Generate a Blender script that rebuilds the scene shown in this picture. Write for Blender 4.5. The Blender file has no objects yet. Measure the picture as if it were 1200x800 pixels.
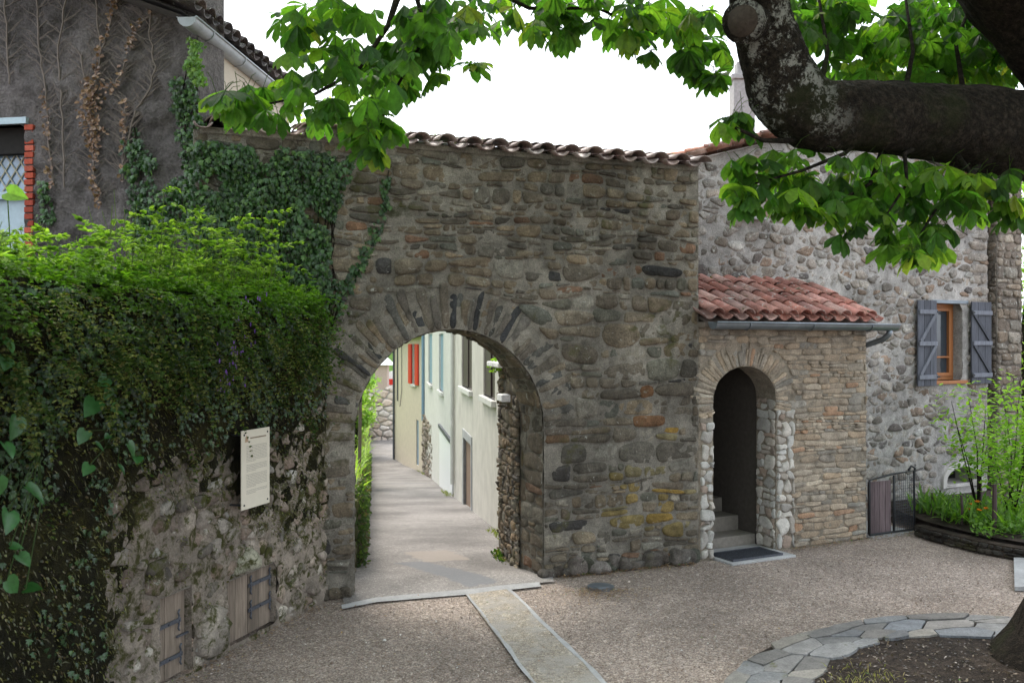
import bpy, math, random
from mathutils import Vector, noise
R = math.radians
sc = bpy.context.scene
# ------------------------------------------------------------------ camera, world, sun
H = 2.4; F = 1100.0
cam = bpy.data.objects.new('camera', bpy.data.cameras.new('camera')); sc.collection.objects.link(cam)
cam.location = (0, 0, H); cam.rotation_euler = (R(90), 0, 0)
cam.data.lens = 33.0; cam.data.sensor_width = 36.0; cam.data.clip_end = 2000; cam.data.clip_start = 0.05
cam.data.dof.use_dof = True; cam.data.dof.focus_distance = 9.3; cam.data.dof.aperture_fstop = 3.2
sc.camera = cam
SUN_EL, SUN_AZ = 52.0, -28.0          # azimuth measured from +Y towards +X
w = bpy.data.worlds.new('World'); sc.world = w; w.use_nodes = True
nt = w.node_tree; nt.nodes.clear()
sky = nt.nodes.new('ShaderNodeTexSky'); sky.sky_type = 'NISHITA'; sky.sun_disc = False
sky.sun_elevation = R(SUN_EL); sky.sun_rotation = R(SUN_AZ); sky.air_density = 1.0; sky.dust_density = 6.0; sky.ozone_density = 0.6
mixc = nt.nodes.new('ShaderNodeMix'); mixc.data_type = 'RGBA'; mixc.inputs[0].default_value = 0.72
mixc.inputs[7].default_value = (9.0, 9.6, 10.4, 1)      # the overcast cloud sheet over the blue
bg = nt.nodes.new('ShaderNodeBackground'); bg.inputs[1].default_value = 0.15
wo = nt.nodes.new('ShaderNodeOutputWorld')
nt.links.new(sky.outputs[0], mixc.inputs[6]); nt.links.new(mixc.outputs[2], bg.inputs[0]); nt.links.new(bg.outputs[0], wo.inputs[0])
sun = bpy.data.objects.new('sun', bpy.data.lights.new('sun', 'SUN')); sc.collection.objects.link(sun)
sun.data.energy = 1.5; sun.data.angle = R(18); sun.data.color = (1.0, 0.95, 0.86)
sdir = Vector((math.sin(R(SUN_AZ)) * math.cos(R(SUN_EL)), math.cos(R(SUN_AZ)) * math.cos(R(SUN_EL)), math.sin(R(SUN_EL))))
sun.rotation_euler = sdir.to_track_quat('Z', 'Y').to_euler()
sc.view_settings.view_transform = 'Standard'; sc.view_settings.look = 'None'
sc.view_settings.gamma = 1; sc.view_settings.use_curve_mapping = False
sc.view_settings.exposure = 1.05
sc.cycles.max_bounces = 6; sc.cycles.transparent_max_bounces = 8

# ------------------------------------------------------------------ helpers
rng = random.Random(7)
def U(a, b): return rng.uniform(a, b)
def nz(x, y, z=0.0): return noise.noise(Vector((x, y, z)))
def clamp(x, a=0., b=1.): return max(a, min(b, x))

def tag(o, label=None, cat=None, group=None, kind=None):
    if label: o['label'] = label
    if cat: o['category'] = cat
    if group: o['group'] = group
    if kind: o['kind'] = kind
    return o
def thing(name, loc, label, cat, group=None):
    o = bpy.data.objects.new(name, None); sc.collection.objects.link(o); o.location = loc
    o.empty_display_size = 0.1
    return tag(o, label, cat, group)

class MB:
    def __init__(s): s.v = []; s.f = []; s.c = []; s.m = []
    def face(s, pts, col=(1, 1, 1), m=0):
        b = len(s.v); s.v.extend([tuple(p) for p in pts]); s.f.append(tuple(range(b, b + len(pts)))); s.c.append(col); s.m.append(m)
    def add(s, pts, faces, col=(1, 1, 1), m=0):
        b = len(s.v); s.v.extend([tuple(p) for p in pts])
        for f in faces: s.f.append(tuple(i + b for i in f)); s.c.append(col); s.m.append(m)
    def obox(s, c, ax, ay, az, col=(1, 1, 1), m=0):      # centre and three half-axis vectors
        c, ax, ay, az = Vector(c), Vector(ax), Vector(ay), Vector(az)
        p = [c + ax * i + ay * j + az * k for i in (-1, 1) for j in (-1, 1) for k in (-1, 1)]
        s.add(p, [(0, 1, 3, 2), (4, 6, 7, 5), (0, 4, 5, 1), (2, 3, 7, 6), (0, 2, 6, 4), (1, 5, 7, 3)], col, m)
    def box(s, x0, x1, y0, y1, z0, z1, col=(1, 1, 1), m=0):
        s.obox(((x0 + x1) / 2, (y0 + y1) / 2, (z0 + z1) / 2), ((x1 - x0) / 2, 0, 0), (0, (y1 - y0) / 2, 0), (0, 0, (z1 - z0) / 2), col, m)
    def fbox(s, fr, s0, s1, z0, z1, h0, h1, col=(1, 1, 1), m=0):
        p = [Vector(fr(a, b, c)) for a in (s0, s1) for b in (z0, z1) for c in (h0, h1)]
        s.add(p, [(0, 1, 3, 2), (4, 6, 7, 5), (0, 4, 5, 1), (2, 3, 7, 6), (0, 2, 6, 4), (1, 5, 7, 3)], col, m)
    def tube(s, pts, rad, n=8, col=(1, 1, 1), m=0, cap=True, nzamp=0.0, nzs=3.0):
        pts = [Vector(p) for p in pts]; N = len(pts)
        if not hasattr(rad, '__len__'): rad = [rad] * N
        b = len(s.v); prev = None
        for i, p in enumerate(pts):
            t = (pts[min(i + 1, N - 1)] - pts[max(i - 1, 0)]).normalized()
            if prev is None: a = t.orthogonal().normalized()
            else: a = (prev - t * prev.dot(t)).normalized()
            prev = a; bb = t.cross(a)
            for k in range(n):
                an = 2 * math.pi * k / n; d = a * math.cos(an) + bb * math.sin(an); r = rad[i]
                if nzamp:
                    q = p + d * r
                    r *= 1 + nzamp * (nz(q.x * nzs, q.y * nzs, q.z * nzs) + .5 * nz(q.x * nzs * 3, q.y * nzs * 3, q.z * nzs * 3))
                s.v.append(tuple(p + d * r))
        for i in range(N - 1):
            for k in range(n):
                k2 = (k + 1) % n
                s.f.append((b + i * n + k, b + i * n + k2, b + (i + 1) * n + k2, b + (i + 1) * n + k)); s.c.append(col); s.m.append(m)
        if cap:
            s.f.append(tuple(b + k for k in range(n))[::-1]); s.c.append(col); s.m.append(m)
            s.f.append(tuple(b + (N - 1) * n + k for k in range(n))); s.c.append(col); s.m.append(m)
    def build(s, name, mat, parent=None, smooth=False, bevel=0):
        me = bpy.data.meshes.new(name)
        off = parent.location if parent else Vector((0, 0, 0))
        pp = parent
        while pp is not None and pp.parent is not None: pp = pp.parent; off = off + pp.location
        me.from_pydata([(x - off[0], y - off[1], z - off[2]) for x, y, z in s.v], [], s.f)
        mats = mat if isinstance(mat, (list, tuple)) else [mat]
        for m_ in mats: me.materials.append(m_)
        if len(mats) > 1: me.polygons.foreach_set('material_index', s.m)
        at = me.color_attributes.new('Col', 'FLOAT_COLOR', 'CORNER'); arr = []
        for f, c in zip(s.f, s.c): arr.extend((c[0], c[1], c[2], 1.0) * len(f))
        at.data.foreach_set('color', arr)
        if smooth: me.polygons.foreach_set('use_smooth', [True] * len(s.f))
        me.validate(); me.update()
        o = bpy.data.objects.new(name, me); sc.collection.objects.link(o)
        if parent: o.parent = parent
        if bevel:
            bv = o.modifiers.new('bevel', 'BEVEL'); bv.width = bevel; bv.segments = 2; bv.limit_method = 'ANGLE'
        return o

class Fr:                                   # an upright wall plane: s along it, z up, h out of it towards the viewer's side
    def __init__(s, O, d):
        s.O = Vector((O[0], O[1])); s.d = Vector(d).normalized(); s.n = Vector((s.d.y, -s.d.x))
    def __call__(s, a, z, h=0.0):
        p = s.O + s.d * a + s.n * h; return Vector((p.x, p.y, z))
    def sz(s, px, py=400, h=0.0):
        u = (px - 600) / F; O = s.O + s.n * h
        a = (u * O.y - O.x) / (s.d.x - u * s.d.y); dd = O.y + s.d.y * a
        return a, H + (400 - py) * dd / F
    def poly(s, pl, h=0.0): return [s.sz(x, y, h) for x, y in pl]
    def shifted(s, a, h): return Fr(s.O + s.d * a + s.n * h, s.d)
def inpoly(x, y, pl):
    r = False; j = len(pl) - 1
    for i in range(len(pl)):
        xi, yi = pl[i]; xj, yj = pl[j]
        if (yi > y) != (yj > y) and x < (xj - xi) * (y - yi) / (yj - yi) + xi: r = not r
        j = i
    return r

# ------------------------------------------------------------------ materials
def newmat(name):
    m = bpy.data.materials.new(name); m.use_nodes = True; n = m.node_tree; n.nodes.clear()
    o = n.nodes.new('ShaderNodeOutputMaterial'); b = n.nodes.new('ShaderNodeBsdfPrincipled')
    n.links.new(b.outputs[0], o.inputs[0]); return m, n, b, o
def N(n, t, **k):
    x = n.nodes.new(t)
    for a, v in k.items():
        if a.startswith('i_'): x.inputs[int(a[2:])].default_value = v
        else: setattr(x, a, v)
    return x
def noise_n(n, vec, scale, detail=4, rough=.6, dist=0):
    x = n.nodes.new('ShaderNodeTexNoise'); x.inputs['Scale'].default_value = scale; x.inputs['Detail'].default_value = detail
    x.inputs['Roughness'].default_value = rough; x.inputs['Distortion'].default_value = dist
    n.links.new(vec, x.inputs['Vector']); return x
def ramp(n, src, stops):
    x = n.nodes.new('ShaderNodeValToRGB'); e = x.color_ramp.elements
    while len(e) < len(stops): e.new(.5)
    for i, (p, c) in enumerate(stops):
        e[i].position = p; e[i].color = (c, c, c, 1) if not hasattr(c, '__len__') else (*c, 1)
    n.links.new(src, x.inputs[0]); return x
def mixn(n, fac, a, b, mode='MIX'):
    x = n.nodes.new('ShaderNodeMix'); x.data_type = 'RGBA'; x.blend_type = mode
    for s_, i in ((fac, 0), (a, 6), (b, 7)):
        if hasattr(s_, 'is_linked') or hasattr(s_, 'links'): n.links.new(s_, x.inputs[i])
        elif i == 0: x.inputs[0].default_value = s_
        else: x.inputs[i].default_value = (*s_, 1)
    return x.outputs[2]
def stone_mat(name, tint=None, rough=.9, bump=.5, moss=0.0, mosscol=(.05, .06, .02), dirt=.5, fine=60, lichen=0.0, contrast=.35, mossscale=1.6):
    m, n, b, o = newmat(name)
    tc = N(n, 'ShaderNodeTexCoord').outputs['Object']
    if tint is None:
        a = N(n, 'ShaderNodeAttribute', attribute_name='Col').outputs[0]
    else:
        r = N(n, 'ShaderNodeRGB'); r.outputs[0].default_value = (*tint, 1); a = r.outputs[0]
    n1 = noise_n(n, tc, 9, 8, .65); n2 = noise_n(n, tc, fine, 5, .7); n3 = noise_n(n, tc, .9, 6, .6)
    v1 = ramp(n, n1.outputs[0], [(.25, 1 - contrast * 1.2), (.75, 1 + contrast)]).outputs[0]
    v2 = ramp(n, n2.outputs[0], [(.3, 1 - contrast), (.7, 1 + contrast)]).outputs[0]
    c = mixn(n, 1.0, a, v1, 'MULTIPLY'); c = mixn(n, 1.0, c, v2, 'MULTIPLY')
    if dirt:
        d = ramp(n, n3.outputs[0], [(.42, 1 - dirt), (.6, 1)]).outputs[0]; c = mixn(n, 1.0, c, d, 'MULTIPLY')
    if lichen:
        nl = noise_n(n, tc, 14, 6, .75, .4); f = ramp(n, nl.outputs[0], [(.64 - lichen * .1, 0), (.7 - lichen * .1, 1)]).outputs[0]
        c = mixn(n, f, c, (.42, .42, .38))
    if moss:
        nm = noise_n(n, tc, mossscale, 9, .72, .3); f = ramp(n, nm.outputs[0], [(.62 - moss * .3, 0), (.70 - moss * .3, 1)]).outputs[0]
        c = mixn(n, f, c, mosscol)
    n.links.new(c, b.inputs['Base Color']); b.inputs['Roughness'].default_value = rough
    b.inputs['Specular IOR Level'].default_value = .25
    add = N(n, 'ShaderNodeMath', operation='ADD'); n.links.new(n1.outputs[0], add.inputs[0]); n.links.new(n2.outputs[0], add.inputs[1])
    bp = N(n, 'ShaderNodeBump'); bp.inputs['Strength'].default_value = bump; bp.inputs['Distance'].default_value = .02
    n.links.new(add.outputs[0], bp.inputs['Height']); n.links.new(bp.outputs[0], b.inputs['Normal'])
    return m
def leaf_mat(name, trans=.45, rough=.5, spec=.4, tcol=(1.1, 1.35, .35), tsc=1.7):
    m, n, b, o = newmat(name)
    tc = N(n, 'ShaderNodeTexCoord').outputs['Object']
    a = N(n, 'ShaderNodeAttribute', attribute_name='Col').outputs[0]
    n1 = noise_n(n, tc, 35, 3); v = ramp(n, n1.outputs[0], [(.3, .75), (.7, 1.25)]).outputs[0]
    c = mixn(n, 1.0, a, v, 'MULTIPLY'); n.links.new(c, b.inputs['Base Color'])
    b.inputs['Roughness'].default_value = rough; b.inputs['Specular IOR Level'].default_value = spec
    t = N(n, 'ShaderNodeBsdfTranslucent'); c2 = mixn(n, 1.0, c, tcol, 'MULTIPLY')
    sca = N(n, 'ShaderNodeVectorMath', operation='SCALE'); sca.inputs['Scale'].default_value = tsc
    n.links.new(c2, sca.inputs[0]); n.links.new(sca.outputs[0], t.inputs[0])
    mx = N(n, 'ShaderNodeMixShader'); mx.inputs[0].default_value = trans
    n.links.new(b.outputs[0], mx.inputs[1]); n.links.new(t.outputs[0], mx.inputs[2]); n.links.new(mx.outputs[0], o.inputs[0])
    return m
def plain(name, col, rough=.6, metal=0, var=.2, scale=20, bump=.15, spec=.4):
    m, n, b, o = newmat(name)
    tc = N(n, 'ShaderNodeTexCoord').outputs['Object']
    n1 = noise_n(n, tc, scale, 6, .65); v = ramp(n, n1.outputs[0], [(.3, 1 - var), (.7, 1 + var)]).outputs[0]
    c = mixn(n, 1.0, col, v, 'MULTIPLY'); n.links.new(c, b.inputs['Base Color'])
    b.inputs['Roughness'].default_value = rough; b.inputs['Metallic'].default_value = metal; b.inputs['Specular IOR Level'].default_value = spec
    bp = N(n, 'ShaderNodeBump'); bp.inputs['Strength'].default_value = bump; bp.inputs['Distance'].default_value = .01
    n.links.new(n1.outputs[0], bp.inputs['Height']); n.links.new(bp.outputs[0], b.inputs['Normal'])
    return m
def wood_mat(name, col, along=(1, 1, .08), var=.45, rough=.8, scale=40):
    m, n, b, o = newmat(name)
    tc = N(n, 'ShaderNodeTexCoord').outputs['Object']
    mp = N(n, 'ShaderNodeMapping'); mp.inputs['Scale'].default_value = along; n.links.new(tc, mp.inputs[0])
    n1 = noise_n(n, mp.outputs[0], scale, 6, .7, .5); v = ramp(n, n1.outputs[0], [(.3, 1 - var), (.7, 1 + var)]).outputs[0]
    a = N(n, 'ShaderNodeAttribute', attribute_name='Col').outputs[0]
    c = mixn(n, 1.0, col, v, 'MULTIPLY'); c = mixn(n, 1.0, c, a, 'MULTIPLY'); n.links.new(c, b.inputs['Base Color'])
    b.inputs['Roughness'].default_value = rough; b.inputs['Specular IOR Level'].default_value = .25
    bp = N(n, 'ShaderNodeBump'); bp.inputs['Strength'].default_value = .4; bp.inputs['Distance'].default_value = .006
    n.links.new(n1.outputs[0], bp.inputs['Height']); n.links.new(bp.outputs[0], b.inputs['Normal'])
    return m
def gravel_mat(name, cols, scale=75, patch=.25, bump=.9, fill=None):
    m, n, b, o = newmat(name)
    tc = N(n, 'ShaderNodeTexCoord').outputs['Object']
    v = N(n, 'ShaderNodeTexVoronoi'); v.inputs['Scale'].default_value = scale; n.links.new(tc, v.inputs['Vector'])
    wn = N(n, 'ShaderNodeSeparateColor'); n.links.new(v.outputs['Color'], wn.inputs[0])
    r = ramp(n, wn.outputs[0], [(i / (len(cols) - 1), c) for i, c in enumerate(cols)]); r.color_ramp.interpolation = 'LINEAR'
    v2 = N(n, 'ShaderNodeTexVoronoi'); v2.inputs['Scale'].default_value = scale * .42; n.links.new(tc, v2.inputs['Vector'])
    w2 = N(n, 'ShaderNodeSeparateColor'); n.links.new(v2.outputs['Color'], w2.inputs[0])
    big = ramp(n, w2.outputs[0], [(.0, .85), (.8, 1.0), (.95, 1.3)]).outputs[0]
    c = mixn(n, 1.0, r.outputs[0], big, 'MULTIPLY')
    edge = ramp(n, v.outputs['Distance'], [(.35, 1), (.75, .45)]).outputs[0]; c = mixn(n, .8, c, edge, 'MULTIPLY')
    n3 = noise_n(n, tc, .8, 6, .6); pt = ramp(n, n3.outputs[0], [(.35, 1 - patch), (.65, 1 + patch)]).outputs[0]
    c = mixn(n, 1.0, c, pt, 'MULTIPLY')
    n4 = noise_n(n, tc, 4, 8, .7)
    if fill:
        f = ramp(n, n4.outputs[0], [(.42, 0), (.6, .75)]).outputs[0]; c = mixn(n, f, c, fill)
    n.links.new(c, b.inputs['Base Color']); b.inputs['Roughness'].default_value = .9; b.inputs['Specular IOR Level'].default_value = .2
    inv = N(n, 'ShaderNodeMath', operation='MULTIPLY'); inv.inputs[1].default_value = -1; n.links.new(v.outputs['Distance'], inv.inputs[0])
    bp = N(n, 'ShaderNodeBump'); bp.inputs['Strength'].default_value = bump; bp.inputs['Distance'].default_value = .008
    n.links.new(inv.outputs[0], bp.inputs['Height']); n.links.new(bp.outputs[0], b.inputs['Normal'])
    return m
def bark_mat(name, lich):
    m, n, b, o = newmat(name)
    tc = N(n, 'ShaderNodeTexCoord').outputs['Object']
    nd = noise_n(n, tc, 3, 4); vm = N(n, 'ShaderNodeVectorMath', operation='ADD'); n.links.new(tc, vm.inputs[0]); sc_ = N(n, 'ShaderNodeVectorMath', operation='SCALE'); sc_.inputs['Scale'].default_value = .6
    n.links.new(nd.outputs['Color'], sc_.inputs[0]); n.links.new(sc_.outputs[0], vm.inputs[1])
    v = N(n, 'ShaderNodeTexVoronoi'); v.feature = 'DISTANCE_TO_EDGE'; v.inputs['Scale'].default_value = 26; v.inputs['Randomness'].default_value = 1; n.links.new(vm.outputs[0], v.inputs['Vector'])
    n1 = noise_n(n, tc, 25, 8, .7); n2 = noise_n(n, tc, 2.2, 5)
    cr = ramp(n, v.outputs['Distance'], [(.0, (.010, .008, .006)), (.10, (.024, .019, .014))]).outputs[0]
    c = mixn(n, 1.0, cr, ramp(n, n1.outputs[0], [(.32, .25), (.5, .9), (.7, 2.6)]).outputs[0], 'MULTIPLY')
    gm = ramp(n, n2.outputs[0], [(.5, 0), (.62, .5)]).outputs[0]; c = mixn(n, gm, c, (.022, .028, .008))
    if lich:                                   # grey crustose lichen, on the rising limb only
        sx = N(n, 'ShaderNodeSeparateXYZ'); n.links.new(tc, sx.inputs[0])
        lim = N(n, 'ShaderNodeMapRange'); lim.inputs[1].default_value = -2.35; lim.inputs[2].default_value = -2.75; n.links.new(sx.outputs[0], lim.inputs[0])
        nl = noise_n(n, tc, 34, 7, .8, .6); nb = noise_n(n, tc, 5, 4, .6)
        ad = N(n, 'ShaderNodeMath', operation='ADD'); n.links.new(nl.outputs[0], ad.inputs[0]); n.links.new(nb.outputs[0], ad.inputs[1])
        f = ramp(n, ad.outputs[0], [(.5, 0), (.56, 0)]); f.color_ramp.elements[0].position = .0
        mr = N(n, 'ShaderNodeMapRange'); mr.inputs[1].default_value = 1.05; mr.inputs[2].default_value = 1.14; n.links.new(ad.outputs[0], mr.inputs[0])
        mu = N(n, 'ShaderNodeMath', operation='MULTIPLY'); n.links.new(mr.outputs[0], mu.inputs[0]); n.links.new(lim.outputs[0], mu.inputs[1])
        c = mixn(n, mu.outputs[0], c, (.30, .30, .27))
    n.links.new(c, b.inputs['Base Color']); b.inputs['Roughness'].default_value = .95; b.inputs['Specular IOR Level'].default_value = .15
    bp = N(n, 'ShaderNodeBump'); bp.inputs['Strength'].default_value = .6; bp.inputs['Distance'].default_value = .012; n.links.new(ramp(n, v.outputs['Distance'], [(.0, 0), (.2, 1)]).outputs[0], bp.inputs['Height'])
    b2 = N(n, 'ShaderNodeBump'); b2.inputs['Strength'].default_value = 1.0; b2.inputs['Distance'].default_value = .03; n.links.new(n1.outputs[0], b2.inputs['Height']); n.links.new(bp.outputs[0], b2.inputs['Normal']); n.links.new(b2.outputs[0], b.inputs['Normal'])
    return m
M = {}
M['gate_stone'] = stone_mat('gate_stone', moss=.18, mosscol=(.085, .08, .035), dirt=.4, lichen=.2, bump=1.0, contrast=.45)
M['gate_mortar'] = stone_mat('gate_mortar', tint=(.33, .30, .25), moss=.08, mosscol=(.07, .07, .04), dirt=.45, bump=1.2, fine=80, contrast=.4)
M['porch_stone'] = stone_mat('porch_stone', dirt=.15, bump=.6)
M['porch_mortar'] = stone_mat('porch_mortar', tint=(.32, .275, .215), dirt=.3, bump=.8)
M['quoin_stone'] = stone_mat('quoin_stone', dirt=.1, lichen=.5, contrast=.2)
M['house_stone'] = stone_mat('house_stone', dirt=.25, lichen=.6, contrast=.45, bump=1.0)
M['house_mortar'] = stone_mat('house_mortar', tint=(.47, .445, .42), dirt=.35, bump=1.0, fine=70)
M['left_stone'] = stone_mat('left_stone', moss=.42, mosscol=(.05, .05, .014), dirt=.5, lichen=.35, mossscale=7)
M['left_mortar'] = stone_mat('left_mortar', tint=(.31, .262, .215), moss=.42, mosscol=(.05, .048, .014), dirt=.35, bump=1.0, mossscale=5)
M['stucco'] = stone_mat('stucco', tint=(.235, .21, .20), dirt=.4, bump=2.2, fine=38, contrast=.35)
M['render_beige'] = plain('render_beige', (.55, .47, .38), .9, var=.08, scale=6)
M['render_cream'] = plain('render_cream', (.56, .48, .37), .9, var=.08, scale=5)
M['render_white'] = plain('render_white', (.56, .55, .51), .9, var=.10, scale=4)
M['render_grey'] = plain('render_grey', (.50, .47, .42), .9, var=.14, scale=2.5)
M['dark'] = plain('dark_inside', (.02, .018, .016), .9)
M['glass'] = plain('dark_glass', (.03, .04, .05), .08, var=.05, spec=.8, bump=0)
M['glass_blue'] = plain('leaded_glass', (.2, .28, .38), .12, var=.35, scale=8, spec=.8, bump=.05)
M['tile'] = stone_mat('terracotta', dirt=.5, bump=.5, lichen=.5, contrast=.4, moss=.12, mosscol=(.10, .075, .04), mossscale=6, fine=120, rough=.65)
M['tile_coping'] = stone_mat('terracotta_weathered', dirt=.3, bump=.3, lichen=.5, contrast=.3, fine=120, rough=.45)
M['zinc'] = plain('zinc', (.20, .23, .26), .42, .7, var=.2, scale=6)
M['grey_paint'] = plain('grey_painted_metal', (.35, .37, .40), .5, 0, var=.15, scale=8)
M['iron'] = plain('wrought_iron', (.075, .08, .095), .6, .3, var=.35, scale=50)
M['iron_dark'] = plain('dark_iron', (.03, .032, .035), .6, .3, var=.3, scale=50)
M['brick'] = stone_mat('red_brick', dirt=.2, bump=.3, contrast=.2)
M['oldwood'] = wood_mat('weathered_wood', (.17, .14, .115))
M['shutter'] = wood_mat('grey_shutter_wood', (.085, .09, .108), var=.3)
M['orange_wood'] = wood_mat('orange_varnished_wood', (.32, .13, .05), var=.15, rough=.4)
M['bluepanel'] = plain('pale_blue_paint', (.40, .50, .55), .55, var=.1)
M['bark'] = bark_mat('chestnut_bark', 0)
M['bark_lichen'] = bark_mat('chestnut_bark_lichen', 1)
M['cutwood'] = wood_mat('cut_wood', (.045, .034, .026), along=(1, 1, 1))
M['leaf'] = leaf_mat('chestnut_leaf', .62, tcol=(1.2, 1.3, .42), tsc=2.1)
M['ivy'] = leaf_mat('ivy_leaf', .15, .30, .5)
M['herb'] = leaf_mat('herb_leaf', .4, .6, .25)
M['gloss'] = leaf_mat('glossy_leaf', .12, .34, .5)
M['moss'] = stone_mat('moss', dirt=.6, bump=1.8, fine=110, contrast=.6, rough=1)
M['gravel'] = gravel_mat('gravel', [(.17, .135, .11), (.37, .295, .245), (.265, .21, .175), (.50, .43, .37), (.31, .245, .205), (.43, .375, .34)], 76, patch=.22, bump=.9)
M['aggregate'] = gravel_mat('exposed_aggregate', [(.24, .2, .155), (.44, .38, .30), (.32, .27, .21), (.5, .45, .38)], 85, bump=.5, fill=(.33, .31, .285))
M['asphalt'] = gravel_mat('lane_asphalt', [(.22, .205, .19), (.29, .27, .255), (.255, .235, .22)], 110, patch=.28, bump=.1)
def add_patch(m):
    n = m.node_tree; b = next(x for x in n.nodes if x.type == 'BSDF_PRINCIPLED'); src = b.inputs['Base Color'].links[0].from_socket
    tc = N(n, 'ShaderNodeTexCoord').outputs['Object']; nd = noise_n(n, tc, 5, 5, .7)
    sc_ = N(n, 'ShaderNodeVectorMath', operation='MULTIPLY_ADD'); n.links.new(nd.outputs['Color'], sc_.inputs[0]); sc_.inputs[1].default_value = (.3, .3, 0); n.links.new(tc, sc_.inputs[2])
    prev = src
    for (cx, cy, rot, hx, hy, col) in ((-.72, 9.95, -58, .85, .20, (.15, .155, .165)), (-2.3, 28.2, 8, 1.6, .16, (.13, .13, .135)), (-.9, 11.2, -70, .5, .3, (.27, .235, .205))):
        mp = N(n, 'ShaderNodeMapping'); mp.vector_type = 'TEXTURE'; mp.inputs['Location'].default_value = (cx + .15, cy + .15, 0); mp.inputs['Rotation'].default_value = (0, 0, R(rot)); n.links.new(sc_.outputs[0], mp.inputs[0])
        ab = N(n, 'ShaderNodeVectorMath', operation='ABSOLUTE'); n.links.new(mp.outputs[0], ab.inputs[0]); sx = N(n, 'ShaderNodeSeparateXYZ'); n.links.new(ab.outputs[0], sx.inputs[0])
        fs = []
        for k, lim in ((0, hx), (1, hy)):
            mr = N(n, 'ShaderNodeMapRange'); mr.inputs[1].default_value = lim; mr.inputs[2].default_value = lim - .03; n.links.new(sx.outputs[k], mr.inputs[0]); fs.append(mr)
        mu = N(n, 'ShaderNodeMath', operation='MULTIPLY'); n.links.new(fs[0].outputs[0], mu.inputs[0]); n.links.new(fs[1].outputs[0], mu.inputs[1])
        m2 = N(n, 'ShaderNodeMath', operation='MULTIPLY'); n.links.new(mu.outputs[0], m2.inputs[0]); m2.inputs[1].default_value = .8
        prev = mixn(n, m2.outputs[0], prev, col)
    n.links.new(prev, b.inputs['Base Color'])
add_patch(M['asphalt'])
M['concrete'] = stone_mat('pale_concrete', tint=(.40, .40, .40), dirt=.25, bump=.3, contrast=.15)
M['slate'] = stone_mat('slate_slab', dirt=.2, bump=.5, contrast=.25, moss=.1, mosscol=(.12, .12, .07), mossscale=4)
M['soil'] = stone_mat('soil', tint=(.075, .055, .042), dirt=.5, bump=2.0, fine=50, contrast=.7)
M['grass'] = stone_mat('grassy_ground', tint=(.10, .19, .03), dirt=.3, bump=1.5, fine=30, contrast=.5)
M['sign'] = plain('cream_panel', (.62, .57, .47), .5, var=.03)
M['ink'] = plain('brown_ink', (.36, .33, .28), .6, var=.02)
M['logo'] = plain('orange_brown_ink', (.40, .28, .18), .6, var=.2)
M['attr'] = leaf_mat('petal', .3)
M['red_paint'] = plain('red_paint', (.62, .03, .02), .5, var=.1)
M['blue_paint'] = plain('blue_grey_paint', (.20, .30, .40), .5, var=.1)
M['brownshutter'] = plain('dark_brown_paint', (.05, .03, .03), .6, var=.1)
M['white_paint'] = plain('white_paint', (.8, .8, .8), .5, var=.04)

# ------------------------------------------------------------------ masonry
def clip(poly, px, py, nx, ny):              # keep the side where (p - P).n >= 0
    out = []
    for i in range(len(poly)):
        a, b = poly[i], poly[(i + 1) % len(poly)]
        da = (a[0] - px) * nx + (a[1] - py) * ny; db = (b[0] - px) * nx + (b[1] - py) * ny
        if da >= 0: out.append(a)
        if (da >= 0) != (db >= 0):
            t = da / (da - db); out.append((a[0] + (b[0] - a[0]) * t, a[1] + (b[1] - a[1]) * t))
    return out
def area(p): return abs(sum(p[i][0] * p[(i + 1) % len(p)][1] - p[(i + 1) % len(p)][0] * p[i][1] for i in range(len(p)))) / 2
def cen(p): return sum(q[0] for q in p) / len(p), sum(q[1] for q in p) / len(p)
def courses(s0, s1, z0, z1, hmin, hmax, amin, amax, wav=.03, split=.3, seed=0, jit=.12):
    out = []; zs = [z0]
    while zs[-1] < z1 - hmin: zs.append(zs[-1] + U(hmin, hmax))
    zs[-1] = z1
    zb = lambda k, s: zs[k] + (wav * nz(s * 1.3, k * 7.3 + seed, 1.7) * 1.8 if 0 < k < len(zs) - 1 else 0)
    for k in range(len(zs) - 1):
        h = zs[k + 1] - zs[k]; s = s0 - U(0, h); sl0 = 0
        while s < s1:
            wd = max(.03, h * U(amin, amax)); e = s + wd; sl = U(-.15, .15) * h
            a, b = max(s, s0), min(e, s1)
            if b - a > .02:
                def q(sa, sb, f0, f1):
                    bl = lambda x, f: zb(k, x) * (1 - f) + zb(k + 1, x) * f
                    m = (sa + sb) / 2; j = h * (f1 - f0) * jit
                    xl = lambda f: sa + sl0 * (f - .5); xr = lambda f: sb + sl * (f - .5)
                    fm = (f0 + f1) / 2
                    pts = [(xl(f0), bl(xl(f0), f0)), (m, bl(m, f0)), (xr(f0), bl(xr(f0), f0)), (xr(fm), bl(xr(fm), fm)),
                           (xr(f1), bl(xr(f1), f1)), (m, bl(m, f1)), (xl(f1), bl(xl(f1), f1)), (xl(fm), bl(xl(fm), fm))]
                    qx, qy = cen(pts); o_ = []
                    for i_, (x, y) in enumerate(pts):
                        k_ = 1.05 if i_ % 2 else U(.80, .97)
                        o_.append((clamp(qx + (x - qx) * k_ + U(-j, j), s0, s1), clamp(qy + (y - qy) * k_ + U(-j, j), z0, z1)))
                    return o_
                if rng.random() < split and h > hmin * 1.3:
                    f = U(.35, .65)
                    if rng.random() < .5 and wd > h * 1.2:
                        mm = a + (b - a) * U(.4, .6); out += [q(a, b, 0, f), q(a, mm, f, 1), q(mm, b, f, 1)]
                    else: out += [q(a, b, 0, f), q(a, b, f, 1)]
                else: out.append(q(a, b, 0, 1))
            s = e; sl0 = sl
    return out
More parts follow.
